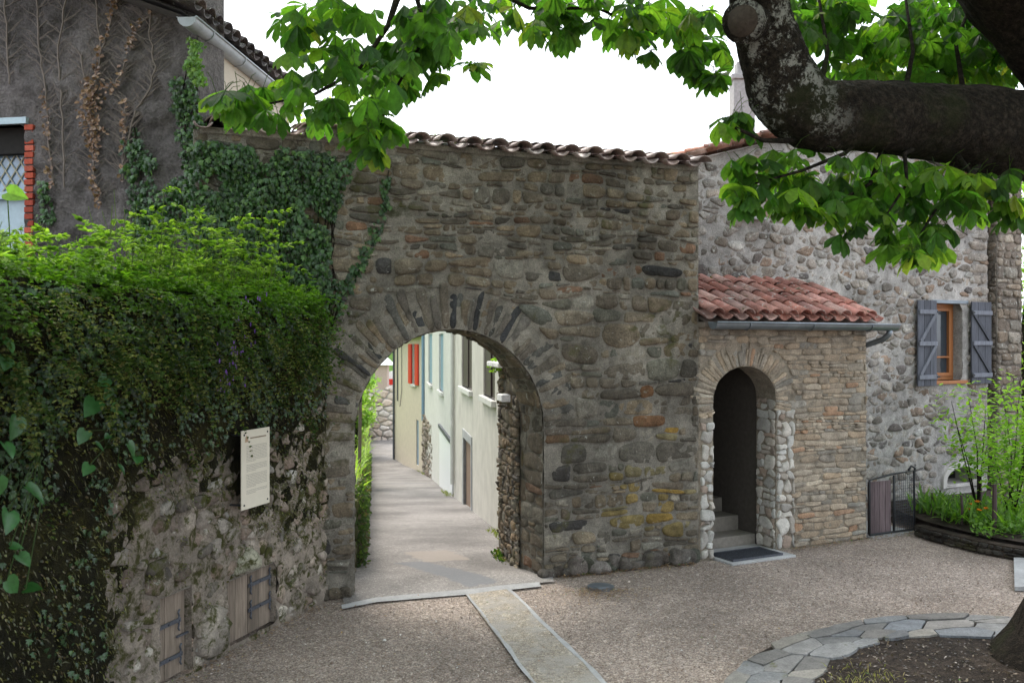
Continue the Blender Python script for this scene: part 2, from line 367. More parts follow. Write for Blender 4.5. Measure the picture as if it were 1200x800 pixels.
def voronoi(s0, s1, z0, z1, wc, hc, seed=0, jit=.42):
    seeds = []; rows = int((z1 - z0) / hc) + 3; cols_ = int((s1 - s0) / wc) + 3; G = {}
    for r in range(-1, rows):
        for c in range(-1, cols_):
            p = (s0 + (c + .5 * (r % 2) + U(-jit, jit)) * wc, z0 + (r + .5 + U(-jit, jit)) * hc); G[(r, c)] = p
    out = []
    for (r, c), p in G.items():
        x, y = p
        if not (s0 - .02 <= x <= s1 + .02 and z0 - .02 <= y <= z1 + .02): continue
        poly = [(x - 2 * wc, y - 2 * hc), (x + 2 * wc, y - 2 * hc), (x + 2 * wc, y + 2 * hc), (x - 2 * wc, y + 2 * hc)]
        for dr in (-2, -1, 0, 1, 2):
            for dc in (-2, -1, 0, 1, 2):
                q = G.get((r + dr, c + dc))
                if q is None or (dr == 0 and dc == 0): continue
                ax = (q[0] - x) / wc ** 2; ay = (q[1] - y) / hc ** 2
                poly = clip(poly, (x + q[0]) / 2, (y + q[1]) / 2, -ax, -ay)
                if len(poly) < 3: break
        if len(poly) < 3: continue
        for P in ((s0, z0, 1, 0), (s1, z1, -1, 0), (s0, z0, 0, 1), (s1, z1, 0, -1)): poly = clip(poly, *P)
        if len(poly) >= 3: out.append(poly)
    return out
def stone(mb, poly, fr, gap=.008, height=.025, col=(.3, .3, .3), base=-.012, rnd=2, inset=.2):
    A = area(poly)
    if A < .0004: return
    if sum(poly[i][0] * poly[(i + 1) % len(poly)][1] - poly[(i + 1) % len(poly)][0] * poly[i][1] for i in range(len(poly))) < 0: poly = poly[::-1]
    for _ in range(rnd):
        q = []
        for i in range(len(poly)):
            a, b = poly[i], poly[(i + 1) % len(poly)]
            q.append((a[0] * .78 + b[0] * .22, a[1] * .78 + b[1] * .22)); q.append((a[0] * .22 + b[0] * .78, a[1] * .22 + b[1] * .78))
        poly = q
        if len(poly) > 18: break
    cx, cy = cen(poly); tx, ty = U(-.25, .25), U(-.3, .3); size = math.sqrt(A)
    def ring(f, g, h, tilt):
        o = []
        for x, y in poly:
            dx, dy = x - cx, y - cy; L = math.hypot(dx, dy) + 1e-6; k = max(.15, (1 - g / L)) * f
            X, Y = cx + dx * k, cy + dy * k
            hh = h + (tilt * ((X - cx) * tx + (Y - cy) * ty) * height / size * 2.2 + (nz(X * 14, Y * 14, height * 99) * height * .55 if tilt else 0))
            o.append(fr(X, Y, hh))
        return o
    n = len(poly)
    rs = [ring(1, gap, base, 0), ring(.985, gap, height * .55, .6), ring(1 - inset * .55, gap, height * .95, 1), ring(.45, gap, height * 1.02, 1)]
    pts = [p for r_ in rs for p in r_] + [fr(cx, cy, height * U(.95, 1.1))]
    fc = []
    for k in range(3):
        for i in range(n):
            j = (i + 1) % n; fc.append((k * n + i, k * n + j, (k + 1) * n + j, (k + 1) * n + i))
    for i in range(n): fc.append((3 * n + i, 3 * n + (i + 1) % n, 4 * n))
    mb.add(pts, fc, col)
def pick(pal, var=.15):
    tot = sum(p[0] for p in pal); r = U(0, tot)
    for wt, c in pal:
        r -= wt
        if r <= 0: break
    k = 1 + U(-var, var); t = U(-.04, .04)
    return (c[0] * k * (1 + t), c[1] * k, c[2] * k * (1 - t))
class Arch:
    def __init__(s, c, a, zs, b, z0=0.0): s.c, s.a, s.zs, s.b, s.z0 = c, a, zs, b, z0
    def inside(s, x, z, g=0.0):
        a, b = s.a + g, s.b + g
        return abs(x - s.c) < a and (z < s.zs or ((x - s.c) / a) ** 2 + ((z - s.zs) / b) ** 2 < 1)
    def snap(s, x, z):
        if z < s.zs: return (s.c + math.copysign(s.a, x - s.c), z)
        u, v = (x - s.c) / s.a, (z - s.zs) / s.b; L = math.hypot(u, v) or 1
        return (s.c + u / L * s.a, s.zs + v / L * s.b)
    def clip(s, poly, ring, jamb=0.0):       # keep a stone outside the opening plus its ring of voussoirs
        x, z = cen(poly)
        if z < s.zs:
            if abs(x - s.c) < s.a + jamb - .02: return None
            sg = 1 if x > s.c else -1
            poly = clip(poly, s.c + sg * (s.a + jamb), 0, sg, 0)
        a, b = s.a + ring, s.b + ring
        if max(p[1] for p in poly) > s.zs if len(poly) else False:
            u, v = (x - s.c) / a, (max(z, s.zs) - s.zs) / b; L = math.hypot(u, v)
            if z > s.zs and L < .9: return None
            if L < 1.6 and z > s.zs - .1:
                u /= L; v /= L; nx, ny = u / a, v / b; l = math.hypot(nx, ny)
                poly = clip(poly, s.c + u * a, s.zs + v * b, nx / l, ny / l)
        return poly if len(poly) >= 3 and area(poly) > .0008 else None
    def outline(s, n=22, zj=8):
        pts = [(s.c - s.a, s.z0 + (s.zs - s.z0) * i / zj) for i in range(zj)]
        pts += [(s.c - s.a * math.cos(math.pi * i / n), s.zs + s.b * math.sin(math.pi * i / n)) for i in range(n + 1)]
        pts += [(s.c + s.a, s.zs - (s.zs - s.z0) * (i + 1) / zj) for i in range(zj)]
        return pts
def rect_clip(poly, rc, g=0.0):
    x0, x1, y0, y1 = rc[0] - g, rc[1] + g, rc[2] - g, rc[3] + g
    if not poly: return None
    x, y = cen(poly)
    if x0 < x < x1 and y0 < y < y1: return None
    bx0, bx1 = min(p[0] for p in poly), max(p[0] for p in poly); by0, by1 = min(p[1] for p in poly), max(p[1] for p in poly)
    if bx1 < x0 or bx0 > x1 or by1 < y0 or by0 > y1: return poly
    ds = [(x0 - x, (x0, 0, -1, 0)), (x - x1, (x1, 0, 1, 0)), (y0 - y, (0, y0, 0, -1)), (y - y1, (0, y1, 0, 1))]
    d, P = max(ds); poly = clip(poly, *P)
    return poly if len(poly) >= 3 and area(poly) > .0008 else None
def grid_wall(mb, fr, s0, s1, z0, z1, st, holes=(), amp=.012, h0=0.0, rects=(), keep=None, col=(1, 1, 1), nsc=11.0, topf=None):
    ns, n_z = max(1, round((s1 - s0) / st)), max(1, round((z1 - z0) / st)); idx = {}
    def V(i, j):
        if (i, j) in idx: return idx[(i, j)]
        s, z = s0 + (s1 - s0) * i / ns, z0 + (z1 - z0) * j / n_z
        if topf: z = min(z, topf(s))
        for a in holes:
            if a.inside(s, z): s, z = a.snap(s, z)
        for r_ in rects:
            if r_[0] < s < r_[1] and r_[2] < z < r_[3]:
                d = min((s - r_[0], 0), (r_[1] - s, 1), (z - r_[2], 2), (r_[3] - z, 3))[1]
                if d == 0: s = r_[0]
                elif d == 1: s = r_[1]
                elif d == 2: z = r_[2]
                else: z = r_[3]
        h = h0 + amp * (nz(s * nsc, z * nsc, 3.1) + .6 * nz(s * nsc * 2.6, z * nsc * 2.6, 9.2))
        mb.v.append(tuple(fr(s, z, h))); idx[(i, j)] = len(mb.v) - 1
        return idx[(i, j)]
    for i in range(ns):
        for j in range(n_z):
            cs = [(s0 + (s1 - s0) * (i + a) / ns, z0 + (z1 - z0) * (j + b) / n_z) for a, b in ((0, 0), (1, 0), (1, 1), (0, 1))]
            if any(all(a.inside(*c) for c in cs) for a in holes): continue
            if any(all(r_[0] < c[0] < r_[1] and r_[2] < c[1] < r_[3] for c in cs) for r_ in rects): continue
            m = ((cs[0][0] + cs[2][0]) / 2, (cs[0][1] + cs[2][1]) / 2)
            if topf and cs[0][1] > topf(m[0]): continue
            if keep and not keep(*m): continue
            mb.f.append((V(i, j), V(i + 1, j), V(i + 1, j + 1), V(i, j + 1))); mb.c.append(col(*m) if callable(col) else col); mb.m.append(0)
def intrados(fr, arch, T):                  # returns a mapper (w, u, h) over the soffit and the jambs
    pts = arch.outline(); L = [0]
    for i in range(1, len(pts)): L.append(L[-1] + math.dist(pts[i], pts[i - 1]))
    def f(w_, u, h):
        u = clamp(u, 0, L[-1] - 1e-6); k = 0
        while k < len(L) - 2 and L[k + 1] < u: k += 1
        t = (u - L[k]) / (L[k + 1] - L[k]); a, b = pts[k], pts[k + 1]
        x, z = a[0] + (b[0] - a[0]) * t, a[1] + (b[1] - a[1]) * t
        dx, dz = b[0] - a[0], b[1] - a[1]; l = math.hypot(dx, dz)
        return fr(x + dz / l * h, z - dx / l * h, -w_)
    return f, L[-1]
def voussoirs(mb, fr, arch, depth, wmin, wmax, pal, hgt=(.008, .028), gap=.006, start=-.06):
    th = start
    rmid = (arch.a + arch.b) / 2 + depth / 2
    while th < math.pi - start:
        wd = U(wmin, wmax) / rmid; e = th + wd; dd = depth * U(.5, 1.12)
        P = lambda t, r: (arch.c - (arch.a + r) * math.cos(t), arch.zs + (arch.b + r) * math.sin(t))
        sk = U(-.02, .02)
        poly = [P(th, .0), P(e, .0), P(e + sk, dd * .5), P(e + sk + U(-.01, .02), dd), P((th + e) / 2, dd * U(.97, 1.08)), P(th + sk + U(-.02, .01), dd * U(.9, 1)), P(th + sk, dd * .5)]
        stone(mb, poly, fr, gap, U(*hgt), pick(pal)); th = e

def wall_holes(mb, fr, s0, s1, z0, z1, rects, depth=.2, h=0.0, thick=.4, col=(1, 1, 1)):
    xs = sorted({s0, s1, *[r_[0] for r_ in rects], *[r_[1] for r_ in rects]}); ys = sorted({z0, z1, *[r_[2] for r_ in rects], *[r_[3] for r_ in rects]})
    for i in range(len(xs) - 1):
        for j in range(len(ys) - 1):
            mx_, my_ = (xs[i] + xs[i + 1]) / 2, (ys[j] + ys[j + 1]) / 2
            if any(r_[0] < mx_ < r_[1] and r_[2] < my_ < r_[3] for r_ in rects): continue
            mb.face([fr(xs[i], ys[j], h), fr(xs[i + 1], ys[j], h), fr(xs[i + 1], ys[j + 1], h), fr(xs[i], ys[j + 1], h)], col)
    for a, b, c, d in rects:
        for p, q in (((a, c), (b, c)), ((b, c), (b, d)), ((b, d), (a, d)), ((a, d), (a, c))):
            mb.face([fr(p[0], p[1], h), fr(q[0], q[1], h), fr(q[0], q[1], h - depth), fr(p[0], p[1], h - depth)], col)
    for p, q in (((s0, z0), (s0, z1)), ((s0, z1), (s1, z1)), ((s1, z1), (s1, z0))):
        mb.face([fr(p[0], p[1], h), fr(q[0], q[1], h), fr(q[0], q[1], h - thick), fr(p[0], p[1], h - thick)], col)
    mb.face([fr(s0, z0, h - thick), fr(s1, z0, h - thick), fr(s1, z1, h - thick), fr(s0, z1, h - thick)], col)

# ------------------------------------------------------------------ canal tiles
def tile(mb, p, ax, side, up, L, r0, r1, convex=True, col=(1, 1, 1), th=.014, n=7):
    p, ax, side, up = Vector(p), Vector(ax), Vector(side), Vector(up); ring = []
    for (q, r) in ((p, r0), (p + ax * L, r1)):
        for rr in (r, r - th):
            for k in range(n + 1):
                a = math.pi * (.06 + .88 * k / n); sg = 1 if convex else -1
                ring.append(q + side * (math.cos(a) * rr) + up * (sg * math.sin(a) * rr * .8))
    m_ = n + 1; fc = []
    for k in range(n):
        fc += [(k, k + 1, 2 * m_ + k + 1, 2 * m_ + k), (m_ + k + 1, m_ + k, 3 * m_ + k, 3 * m_ + k + 1), (k + 1, k, m_ + k, m_ + k + 1), (2 * m_ + k, 2 * m_ + k + 1, 3 * m_ + k + 1, 3 * m_ + k)]
    fc += [(0, 2 * m_, 3 * m_, m_), (n, m_ + n, 3 * m_ + n, 2 * m_ + n)]
    mb.add(ring, fc, col)
TILEPAL = [(4, (.42, .19, .125)), (3, (.48, .24, .17)), (2, (.34, .15, .11)), (1, (.50, .33, .27)), (1, (.25, .13, .10))]
def tile_roof(mb, P0, side, ax, ncol, nrow, sp=.2, L=.38, lap=.07, pal=TILEPAL, xlim=None, jit=.012):
    P0, side, ax = Vector(P0), Vector(side).normalized(), Vector(ax).normalized(); up = side.cross(ax).normalized()
    if up.z < 0: up = -up
    for c in range(ncol):
        for r in range(nrow):
            for cv in (False, True):
                q = P0 + side * (sp * (c + (.5 if cv else 0)) + U(-jit, jit)) + ax * (r * (L - lap) + U(-jit, jit) + (0 if cv else -.02)) + up * ((.035 if cv else .065) + r * .004)
                if xlim and not xlim(c + (.5 if cv else 0), r): continue
                if not cv:
                    tile(mb, q, ax, side, up, L, .085, .075, False, pick(pal))
                else:
                    tl = (ax + up * U(-.03, .0)).normalized(); tile(mb, q + up * .018, tl, side, up, L, .098 + U(-.004, .004), .08, True, pick(pal))

# ------------------------------------------------------------------ frames of the place
GF = Fr((-1.72, 8.8), (.93, .368)); PF = Fr((2.04, 10.29), (.887, .462)); HF = Fr((.815, 10.66), (.887, .462))
LF = Fr((-3.33, 3.6), (.289, .957)); SF = Fr((-7.77, 9.35), (.985, -.17))
GTOP = 4.29
def Gp(px, py, z=0.0):
    d = F * (H - z) / (py - 400); return Vector(((px - 600) / F * d, d, z))
def lane_z(y):
    a = -.1 * (y - 9.6) if y > 9.6 else 0
    return max(a, -2.65) if y < 36 else max(-2.65 - .05 * (y - 36), -2.85)
def left_edge(y): return -1.51 - .148 * (y - 8.9)
def right_edge(y):
    for (ya, xa), (yb, xb) in (((-99, .3), (9.6, .3)), ((9.6, .3), (12, .25)), ((12, .25), (14.2, -.1)), ((14.2, -.1), (22, -1.25)), ((22, -1.25), (36, -3.2)), ((36, -3.2), (42, -4.9)), ((42, -4.9), (60, -6.5))):
        if ya <= y <= yb: return xa + (xb - xa) * (y - ya) / (yb - ya)
    return -6.5
# ground, one sheet to the horizon
def lin(a, b, n): return [a + (b - a) * i / n for i in range(n + 1)]
xs = [-900, -300, -100, -50, -30] + lin(-20, 8, 70) + [12, 20, 40, 100, 300, 900]
ys = [-300, -60, -20, -5] + lin(0, 16, 60) + lin(17, 60, 43) + [80, 120, 250, 1200]
mb = MB()
def ground_z(x, y):
    t = clamp((x - .4) / .6); t2 = clamp((y - 10.0) / .5)
    z = lane_z(y) * (1 - t)
    if y < 10.2: z += .008 * nz(x * .9, y * .9) * clamp((y + 3) / 2)
    return z
b = {}
for i, x in enumerate(xs):
    for j, y in enumerate(ys):
        mb.v.append((x, y, ground_z(x, y) - .012)); b[i, j] = len(mb.v) - 1
for i in range(len(xs) - 1):
    for j in range(len(ys) - 1):
        mb.f.append((b[i, j], b[i + 1, j], b[i + 1, j + 1], b[i, j + 1])); mb.c.append((1, 1, 1)); mb.m.append(0)
tag(mb.build('ground', M['gravel'], smooth=True), kind='structure')
# lane
def gate_y(x, off=0.0): return 8.8 + (x + 1.72) * .3957 + off
mb = MB(); ly = [0] + lin(.02, 12, 40) + lin(12.5, 44, 50)
rows = []
for k, t in enumerate(ly):
    y0 = 8.62 + t; xl = left_edge(y0 + .2) - .05; xr = right_edge(y0 + (0.9 if t < 2 else 0)) + .12
    row = []
    for q in range(9):
        x = xl + (xr - xl) * q / 8; y = y0 + (x + 1.5) * .3957 * clamp(1 - t / 4)
        row.append(len(mb.v)); mb.v.append((x, y, lane_z(y) + .006))
    rows.append(row)
for a_, b_ in zip(rows, rows[1:]):
    for q in range(8): mb.f.append((a_[q], a_[q + 1], b_[q + 1], b_[q])); mb.c.append((1, 1, 1)); mb.m.append(0)
tag(mb.build('lane', M['asphalt'], smooth=True), kind='structure')
# darker repair patch in the lane, kerb slab, exposed aggregate path
def blob(name, pts, z, mat, jit=.03, th=0.0, sub=6, lanefollow=False):
    P = []
    for i in range(len(pts)):
        a_, b_ = pts[i], pts[(i + 1) % len(pts)]
        for k in range(sub):
            t = k / sub; P.append((a_[0] + (b_[0] - a_[0]) * t + U(-jit, jit), a_[1] + (b_[1] - a_[1]) * t + U(-jit, jit)))
    c = (sum(p[0] for p in P) / len(P), sum(p[1] for p in P) / len(P)); zz = (lambda x, y: z + lane_z(y)) if lanefollow else (lambda x, y: z)
    m_ = MB(); top = [(x, y, zz(x, y)) for x, y in P]; n = len(P)
    m_.add(top + [(c[0], c[1], zz(*c))], [(i, (i + 1) % n, n) for i in range(n)])
    if th: m_.add(top + [(x, y, q - th) for x, y, q in top], [(i, i + n, (i + 1) % n + n, (i + 1) % n) for i in range(n)])
    return m_.build(name, mat)
def GL(px, py):
    y = 9.0
    for _ in range(40):
        y = F * (H - lane_z(y)) / (py - 400)
        if y < 9: break
    return ((px - 600) / F * y, y)
mbk = MB(); kp = [(400, 708, 401, 713), (440, 699.5, 440, 705), (500, 694, 500, 700), (560, 688.5, 560, 695), (600, 684, 603, 690), (632, 681.5, 634, 686.5)]
for a_, b_ in zip(kp, kp[1:]):
    q = [Gp(a_[0], a_[1], .011), Gp(b_[0], b_[1], .011), Gp(b_[2], b_[3], .006), Gp(a_[2], a_[3], .006)]
    mbk.face([q[3], q[2], q[1], q[0]])
    
tag(mbk.build('path', M['concrete']), kind='structure')
def strip(pxs, z, wd, mat, name, jit=.012):
    m_ = MB(); P = [Gp(*p) for p in pxs]; Q = []
    for a_, b_ in zip(P, P[1:]):
        for k in range(12): Q.append(a_.lerp(b_, k / 12))
    Q.append(P[-1]); L = []
    for i, p in enumerate(Q):
        t = (Q[min(i + 1, len(Q) - 1)] - Q[max(i - 1, 0)]).normalized(); n = Vector((t.y, -t.x, 0)); w1 = wd / 2 + U(-jit, jit); w2 = wd / 2 + U(-jit, jit)
        L.append((p + n * w1 + Vector((0, 0, z)), p - n * w2 + Vector((0, 0, z))))
    for a_, b_ in zip(L, L[1:]): m_.face([a_[0], b_[0], b_[1], a_[1]])
    return tag(m_.build(name, mat), kind='structure')
m_ = MB(); q0, q1, q2, q3 = Gp(546, 697), Gp(596, 690), Gp(760, 850), Gp(660, 850)
for k in range(16):
    t, t2 = k / 16, (k + 1) / 16
    m_.face([q3.lerp(q0, 1 - t) + Vector((0, 0, .007)), q2.lerp(q1, 1 - t) + Vector((0, 0, .007)), q2.lerp(q1, 1 - t2) + Vector((0, 0, .007)), q3.lerp(q0, 1 - t2) + Vector((0, 0, .007))][::-1])
tag(m_.build('path', M['aggregate']), kind='structure')
strip([(548, 697), (626, 800), (662, 850)], .009, .032, M['concrete'], 'path'); strip([(596, 690), (708, 800), (760, 850)], .009, .034, M['concrete'], 'path')

# ------------------------------------------------------------------ gate wall
GATEPAL = [(6, (.185, .152, .112)), (5, (.225, .182, .128)), (4, (.145, .127, .10)), (3, (.27, .215, .145)), (2, (.155, .15, .118)), (.7, (.23, .14, .09)), (.8, (.07, .065, .06)), (2.6, (.30, .27, .215))]
gate = thing('stone_gateway', GF(1.2, 0), 'thick rubble stone wall with a round archway, capped by a row of curved tiles', 'gateway')
AR = Arch(1.22, .975, 1.52, 1.0, 0.0)
mb = MB(); grid_wall(mb, GF, -1.2, 4.04, -.3, GTOP, .045, holes=[Arch(1.22, .975, 1.52, 1.0, -1)], amp=.016, h0=.010)
T_ = .62
for p, q in (((4.04, -.3), (4.04, GTOP)), ((4.04, GTOP), (-1.2, GTOP)), ((-1.2, GTOP), (-1.2, -.3))):
    mb.face([GF(*p, .01), GF(*q, .01), GF(*q, -T_), GF(*p, -T_)])
BK = Fr(GF.O - GF.n * T_, GF.d)
grid_wall(mb, BK, -1.2, 4.04, -.3, GTOP, .1, holes=[Arch(1.22, .975, 1.52, 1.0, -1)], amp=.012)
IF, IL = intrados(GF, Arch(1.22, .975, 1.52, 1.0, -.3), T_)
grid_wall(mb, lambda a, z, h: IF(a, z, h), 0, T_, 0, IL, .05, amp=.014, h0=.004)
mb.build('mortar', M['gate_mortar'], gate, smooth=True)
mb = MB()
def gatecol(x, z):
    c = pick(GATEPAL)
    if 2.9 < x < 3.95 and .35 < z < 1.45 and rng.random() < .5: c = pick([(1, (.33, .21, .055)), (2, (.27, .20, .08)), (2, (.23, .19, .10))])
    if 2.2 < x < 4.0 and 1.3 < z < 2.1 and rng.random() < .07: c = pick([(1, (.23, .12, .06)), (1, (.2, .13, .08))])
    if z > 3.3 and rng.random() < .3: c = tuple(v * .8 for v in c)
    c = (c[0] * 1.04, c[1] * 1.05, c[2] * 1.06)
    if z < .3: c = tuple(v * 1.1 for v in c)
    return c
for p in courses(-1.2, 4.04, .0, GTOP - .02, .07, .20, 1.1, 3.4, .05, .36, 3, .10):
    x, z = cen(p)
    if rng.random() < .05: continue
    p = AR.clip(p, .37 + U(-.03, .08), .0)
    if not p: continue
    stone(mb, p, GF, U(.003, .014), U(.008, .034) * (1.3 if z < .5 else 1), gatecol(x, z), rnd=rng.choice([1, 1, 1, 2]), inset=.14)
voussoirs(mb, GF, AR, .44, .045, .11, [(3, (.17, .15, .125)), (3, (.21, .18, .14)), (2, (.13, .125, .11)), (1, (.06, .06, .06)), (1, (.25, .2, .14))])
for p in courses(0, T_, .3, IL - .3, .08, .2, 1.2, 3.5, .02, .3, 9):
    x, z = cen(p)
    if 1.9 < z < IL - 1.9:                    # the soffit shows the edges of long thin voussoirs
        pass
    stone(mb, p, IF, .01, U(.006, .022), pick(GATEPAL))
# boulders along the foot of the pier
for k in range(17):
    s = 2.25 + k * .107 + U(-.02, .02); wd = U(.07, .13); hh = U(.05, .15)
    stone(mb, [(s - wd, -.02), (s + wd, -.02), (s + wd * .9, hh), (s, hh * 1.25), (s - wd * .9, hh)], GF, .006, U(.05, .11), pick([(2, (.22, .19, .165)), (2, (.16, .14, .12)), (1, (.10, .1, .075))]))
for k in range(3):
    s = -.05 + k * .1; stone(mb, [(s - .07, -.02), (s + .07, -.02), (s + .06, .1), (s - .06, .1)], GF, .006, U(.04, .07), pick(GATEPAL))
mb.build('stonework', M['gate_stone'], gate, smooth=True)
mb = MB(); tl = [0]
wall_dir = Vector((GF.d.x, GF.d.y, 0)); back = Vector((-GF.n.x, -GF.n.y, 0))
tile_roof(mb, GF(-1.12, GTOP - .005, .11), wall_dir, back * .97 + Vector((0, 0, .16)), 20, 3, .265, .34, .08,
          pal=[(4, (.32, .235, .21)), (3, (.38, .29, .26)), (2, (.25, .18, .16)), (2, (.45, .37, .34))])
tc_ = mb.build('tile_coping', M['tile_coping'], gate, smooth=True)
mb = MB(); grid_wall(mb, lambda a, z, h: GF(a, GTOP + .0 + h + z * .12, .035 - z), -1.15, 4.02, 0, .72, .05, amp=.02, h0=.01)
grid_wall(mb, lambda a, z, h: GF(a, GTOP - .03 + z, .03 + h), -1.15, 4.03, 0, .055, .03, amp=.012, h0=.0)
mb.build('mortar_bed', M['gate_mortar'], gate, smooth=True)

# ------------------------------------------------------------------ porch
PW = 2.58
PORCHPAL = [(4, (.37, .295, .215)), (4, (.34, .285, .22)), (3, (.40, .33, .25)), (2, (.31, .28, .235)), (.7, (.38, .245, .16)), (1, (.27, .24, .20)), (1, (.48, .41, .32))]
porch = thing('stone_porch', PF(1.3, 0), 'small stone porch with round-headed doorway under a lean-to roof of red tiles', 'porch')
PA = Arch(.665, .46, 1.74, .38, 0.0); PZ = 2.56
mb = MB(); grid_wall(mb, PF, -.06, PW, -.2, PZ, .04, holes=[Arch(.665, .46, 1.74, .38, -1)], amp=.010, h0=.004)
for p, q in (((PW, -.2), (PW, PZ)), ((PW, PZ), (-.06, PZ))): mb.face([PF(*p, 0), PF(*q, 0), PF(*q, -.32), PF(*p, -.32)])
PI, PL = intrados(PF, Arch(.665, .46, 1.74, .38, -.1), .32)
grid_wall(mb, lambda a, z, h: PI(a, z, h), 0, .32, 0, PL, .05, amp=.008)
mb.face([PF(PW, -.2, -.32), PF(PW, -.2, -.95), PF(PW, 3.1, -.95), PF(PW, PZ, -.32)])
mb.face([PF(PW - .3, -.2, -.32), PF(PW - .3, -.2, -.95), PF(PW - .3, 3.1, -.95), PF(PW - .3, PZ, -.32)])
mb.build('mortar', M['porch_mortar'], porch, smooth=True)
mb = MB()
for p in courses(.0, PW, .0, PZ - .02, .028, .085, 1.8, 5.5, .02, .12, 21, .16):
    x, z = cen(p)
    if x < .19 and z < 1.5: continue
    if z < PA.zs - .2: 
        if 1.1 < x and x < 1.42 and z < 1.65: p = rect_clip(p, (1.0, 1.40, -1, 1.62))
        if not p: continue
        p = PA.clip(p, .2, .02)
    else: p = PA.clip(p, .27 + U(-.02, .04), .02)
    if p: stone(mb, p, PF, .003, U(.006, .026), pick(PORCHPAL))
voussoirs(mb, PF, PA, .30, .028, .06, PORCHPAL, (.006, .024), .003, -.35)
for k in range(26):                          # thin slabs on edge under the eave
    s = 1.35 + k * .048 + U(-.008, .008)
    if s > PW - .05: break
mb.build('stonework', M['porch_stone'], porch, smooth=True)
mb = MB(); QP = [(4, (.50, .48, .44)), (2, (.40, .37, .33)), (1, (.34, .27, .22))]
for p in courses(.02, .205, .0, 1.52, .09, .2, .7, 1.5, .02, .4, 5, .2): stone(mb, p, PF, .006, U(.02, .045), pick(QP))
mb.build('quoins', M['quoin_stone'], porch, smooth=True); mb = MB()
for p in courses(1.125, 1.40, .0, 1.62, .09, .19, .6, 1.3, .02, .3, 6, .2): stone(mb, p, PF, .006, U(.018, .04), pick(QP))
mb.build('quoins', M['quoin_stone'], porch, smooth=True); mb = MB()
for p in courses(.0, .32, PL - 1.85, PL - .1, .08, .18, .8, 1.8, .02, .3, 6, .2): stone(mb, p, PI, .006, U(.006, .02), pick(QP))
mb.build('quoins', M['quoin_stone'], porch, smooth=True)
mb = MB()                                     # tiled lean-to
slope = (PF(0, 3.12, -.95) - PF(0, PZ + .10, .16)); side = Vector((PF.d.x, PF.d.y, 0))
tile_roof(mb, PF(.0, PZ + .085, .19), side, slope, 13, 4, .212, .42, .10, pal=[(4, (.45, .19, .145)), (3, (.50, .25, .20)), (2, (.38, .16, .125)), (1, (.54, .34, .29))], xlim=lambda c, r: c <= 12.3 - r * .33)
mb.build('roof_tiles', M['tile'], porch, smooth=True)
mb = MB(); mb.face([PF(-.02, PZ + .05, .14), PF(PW + .08, PZ + .05, .14), PF(PW + .02, 3.08, -.95), PF(-.02, 3.08, -.95)])
mb.face([PF(-.02, PZ, .14), PF(PW + .08, PZ, .14), PF(PW + .02, 3.03, -.95), PF(-.02, 3.03, -.95)])
mb.fbox(PF, -.02, PW + .06, PZ - .005, PZ + .05, -.02, .13)
mb.build('roof_boards', M['oldwood'], porch)
def gutter(name, P0, P1, r, mat, parent, n=8, brackets=7, out=None):
    P0, P1 = Vector(P0), Vector(P1); t = (P1 - P0).normalized(); s_ = t.cross(Vector((0, 0, 1))).normalized()
    m_ = MB(); rings = []
    for p in (P0, P1):
        for rr in (r, r - .006): rings.append([p + s_ * math.cos(math.pi * k / n) * rr - Vector((0, 0, 1)) * math.sin(math.pi * k / n) * rr for k in range(n + 1)])
    allp = [q for rg in rings for q in rg]; w_ = n + 1; fc = []
    for k in range(n): fc += [(k, k + 1, 2 * w_ + k + 1, 2 * w_ + k), (w_ + k + 1, w_ + k, 3 * w_ + k, 3 * w_ + k + 1)]
    m_.add(allp, fc)
    for p in (P0, P1): m_.add([p + s_ * math.cos(math.pi * k / n) * r - Vector((0, 0, 1)) * math.sin(math.pi * k / n) * r for k in range(n + 1)], [tuple(range(n + 1))])
    m_.tube([P0 + s_ * r * 1.02, P1 + s_ * r * 1.02], .011, 6); m_.tube([P0 - s_ * r * 1.02, P1 - s_ * r * 1.02], .006, 6)
    for k in range(brackets):
        p = P0.lerp(P1, (k + .5) / brackets)
        m_.tube([p + s_ * math.cos(math.pi * j / 8) * (r + .006) - Vector((0, 0, 1)) * math.sin(math.pi * j / 8) * (r + .006) for j in range(9)], .006, 5)
    return m_.build(name, mat, parent, smooth=True)
gutter('gutter', PF(-.02, PZ + .045, .27), PF(PW + .2, PZ + .04, .27), .075, M['zinc'], porch, brackets=3)
mb = MB(); e = PW + .1
mb.tube([PF(e, PZ - .02, .27), PF(e, PZ - .07, .26), PF(e - .0, PZ - .13, .18), PF(e - .02, PZ - .17, .06), PF(e - .04, PZ - .22, -.10), PF(e - .06, PZ - .26, -.25)], .036, 10)
mb.build('downpipe', M['zinc'], porch, smooth=True)
mb = MB()                                     # steps seen in the dark of the doorway
for k in range(5): mb.fbox(PF, -.35, 1.13 - .0, -.1, .17 * (k + 1) - .04, -2.4, -.34 - .30 * k, col=(1, 1, 1))
mb.build('steps', plain('step_stone', (.20, .18, .155), .9), porch, bevel=.01)
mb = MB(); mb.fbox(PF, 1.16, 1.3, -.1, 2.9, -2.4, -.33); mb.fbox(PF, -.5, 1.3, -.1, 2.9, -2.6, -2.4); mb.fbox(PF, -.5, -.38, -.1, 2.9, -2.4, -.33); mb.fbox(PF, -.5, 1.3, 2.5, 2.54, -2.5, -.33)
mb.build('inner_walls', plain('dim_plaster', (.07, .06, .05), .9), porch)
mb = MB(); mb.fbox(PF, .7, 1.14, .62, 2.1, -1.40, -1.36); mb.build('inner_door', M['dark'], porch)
mb = MB(); q = [PF(.16, .03, .26), PF(.78, .03, .26)]
mb.fbox(PF, .26, .98, .004, .02, -.12, .27); mb.fbox(PF, .26, .98, .02, .035, .255, .27); mb.fbox(PF, .26, .98, .02, .035, -.12, -.105)
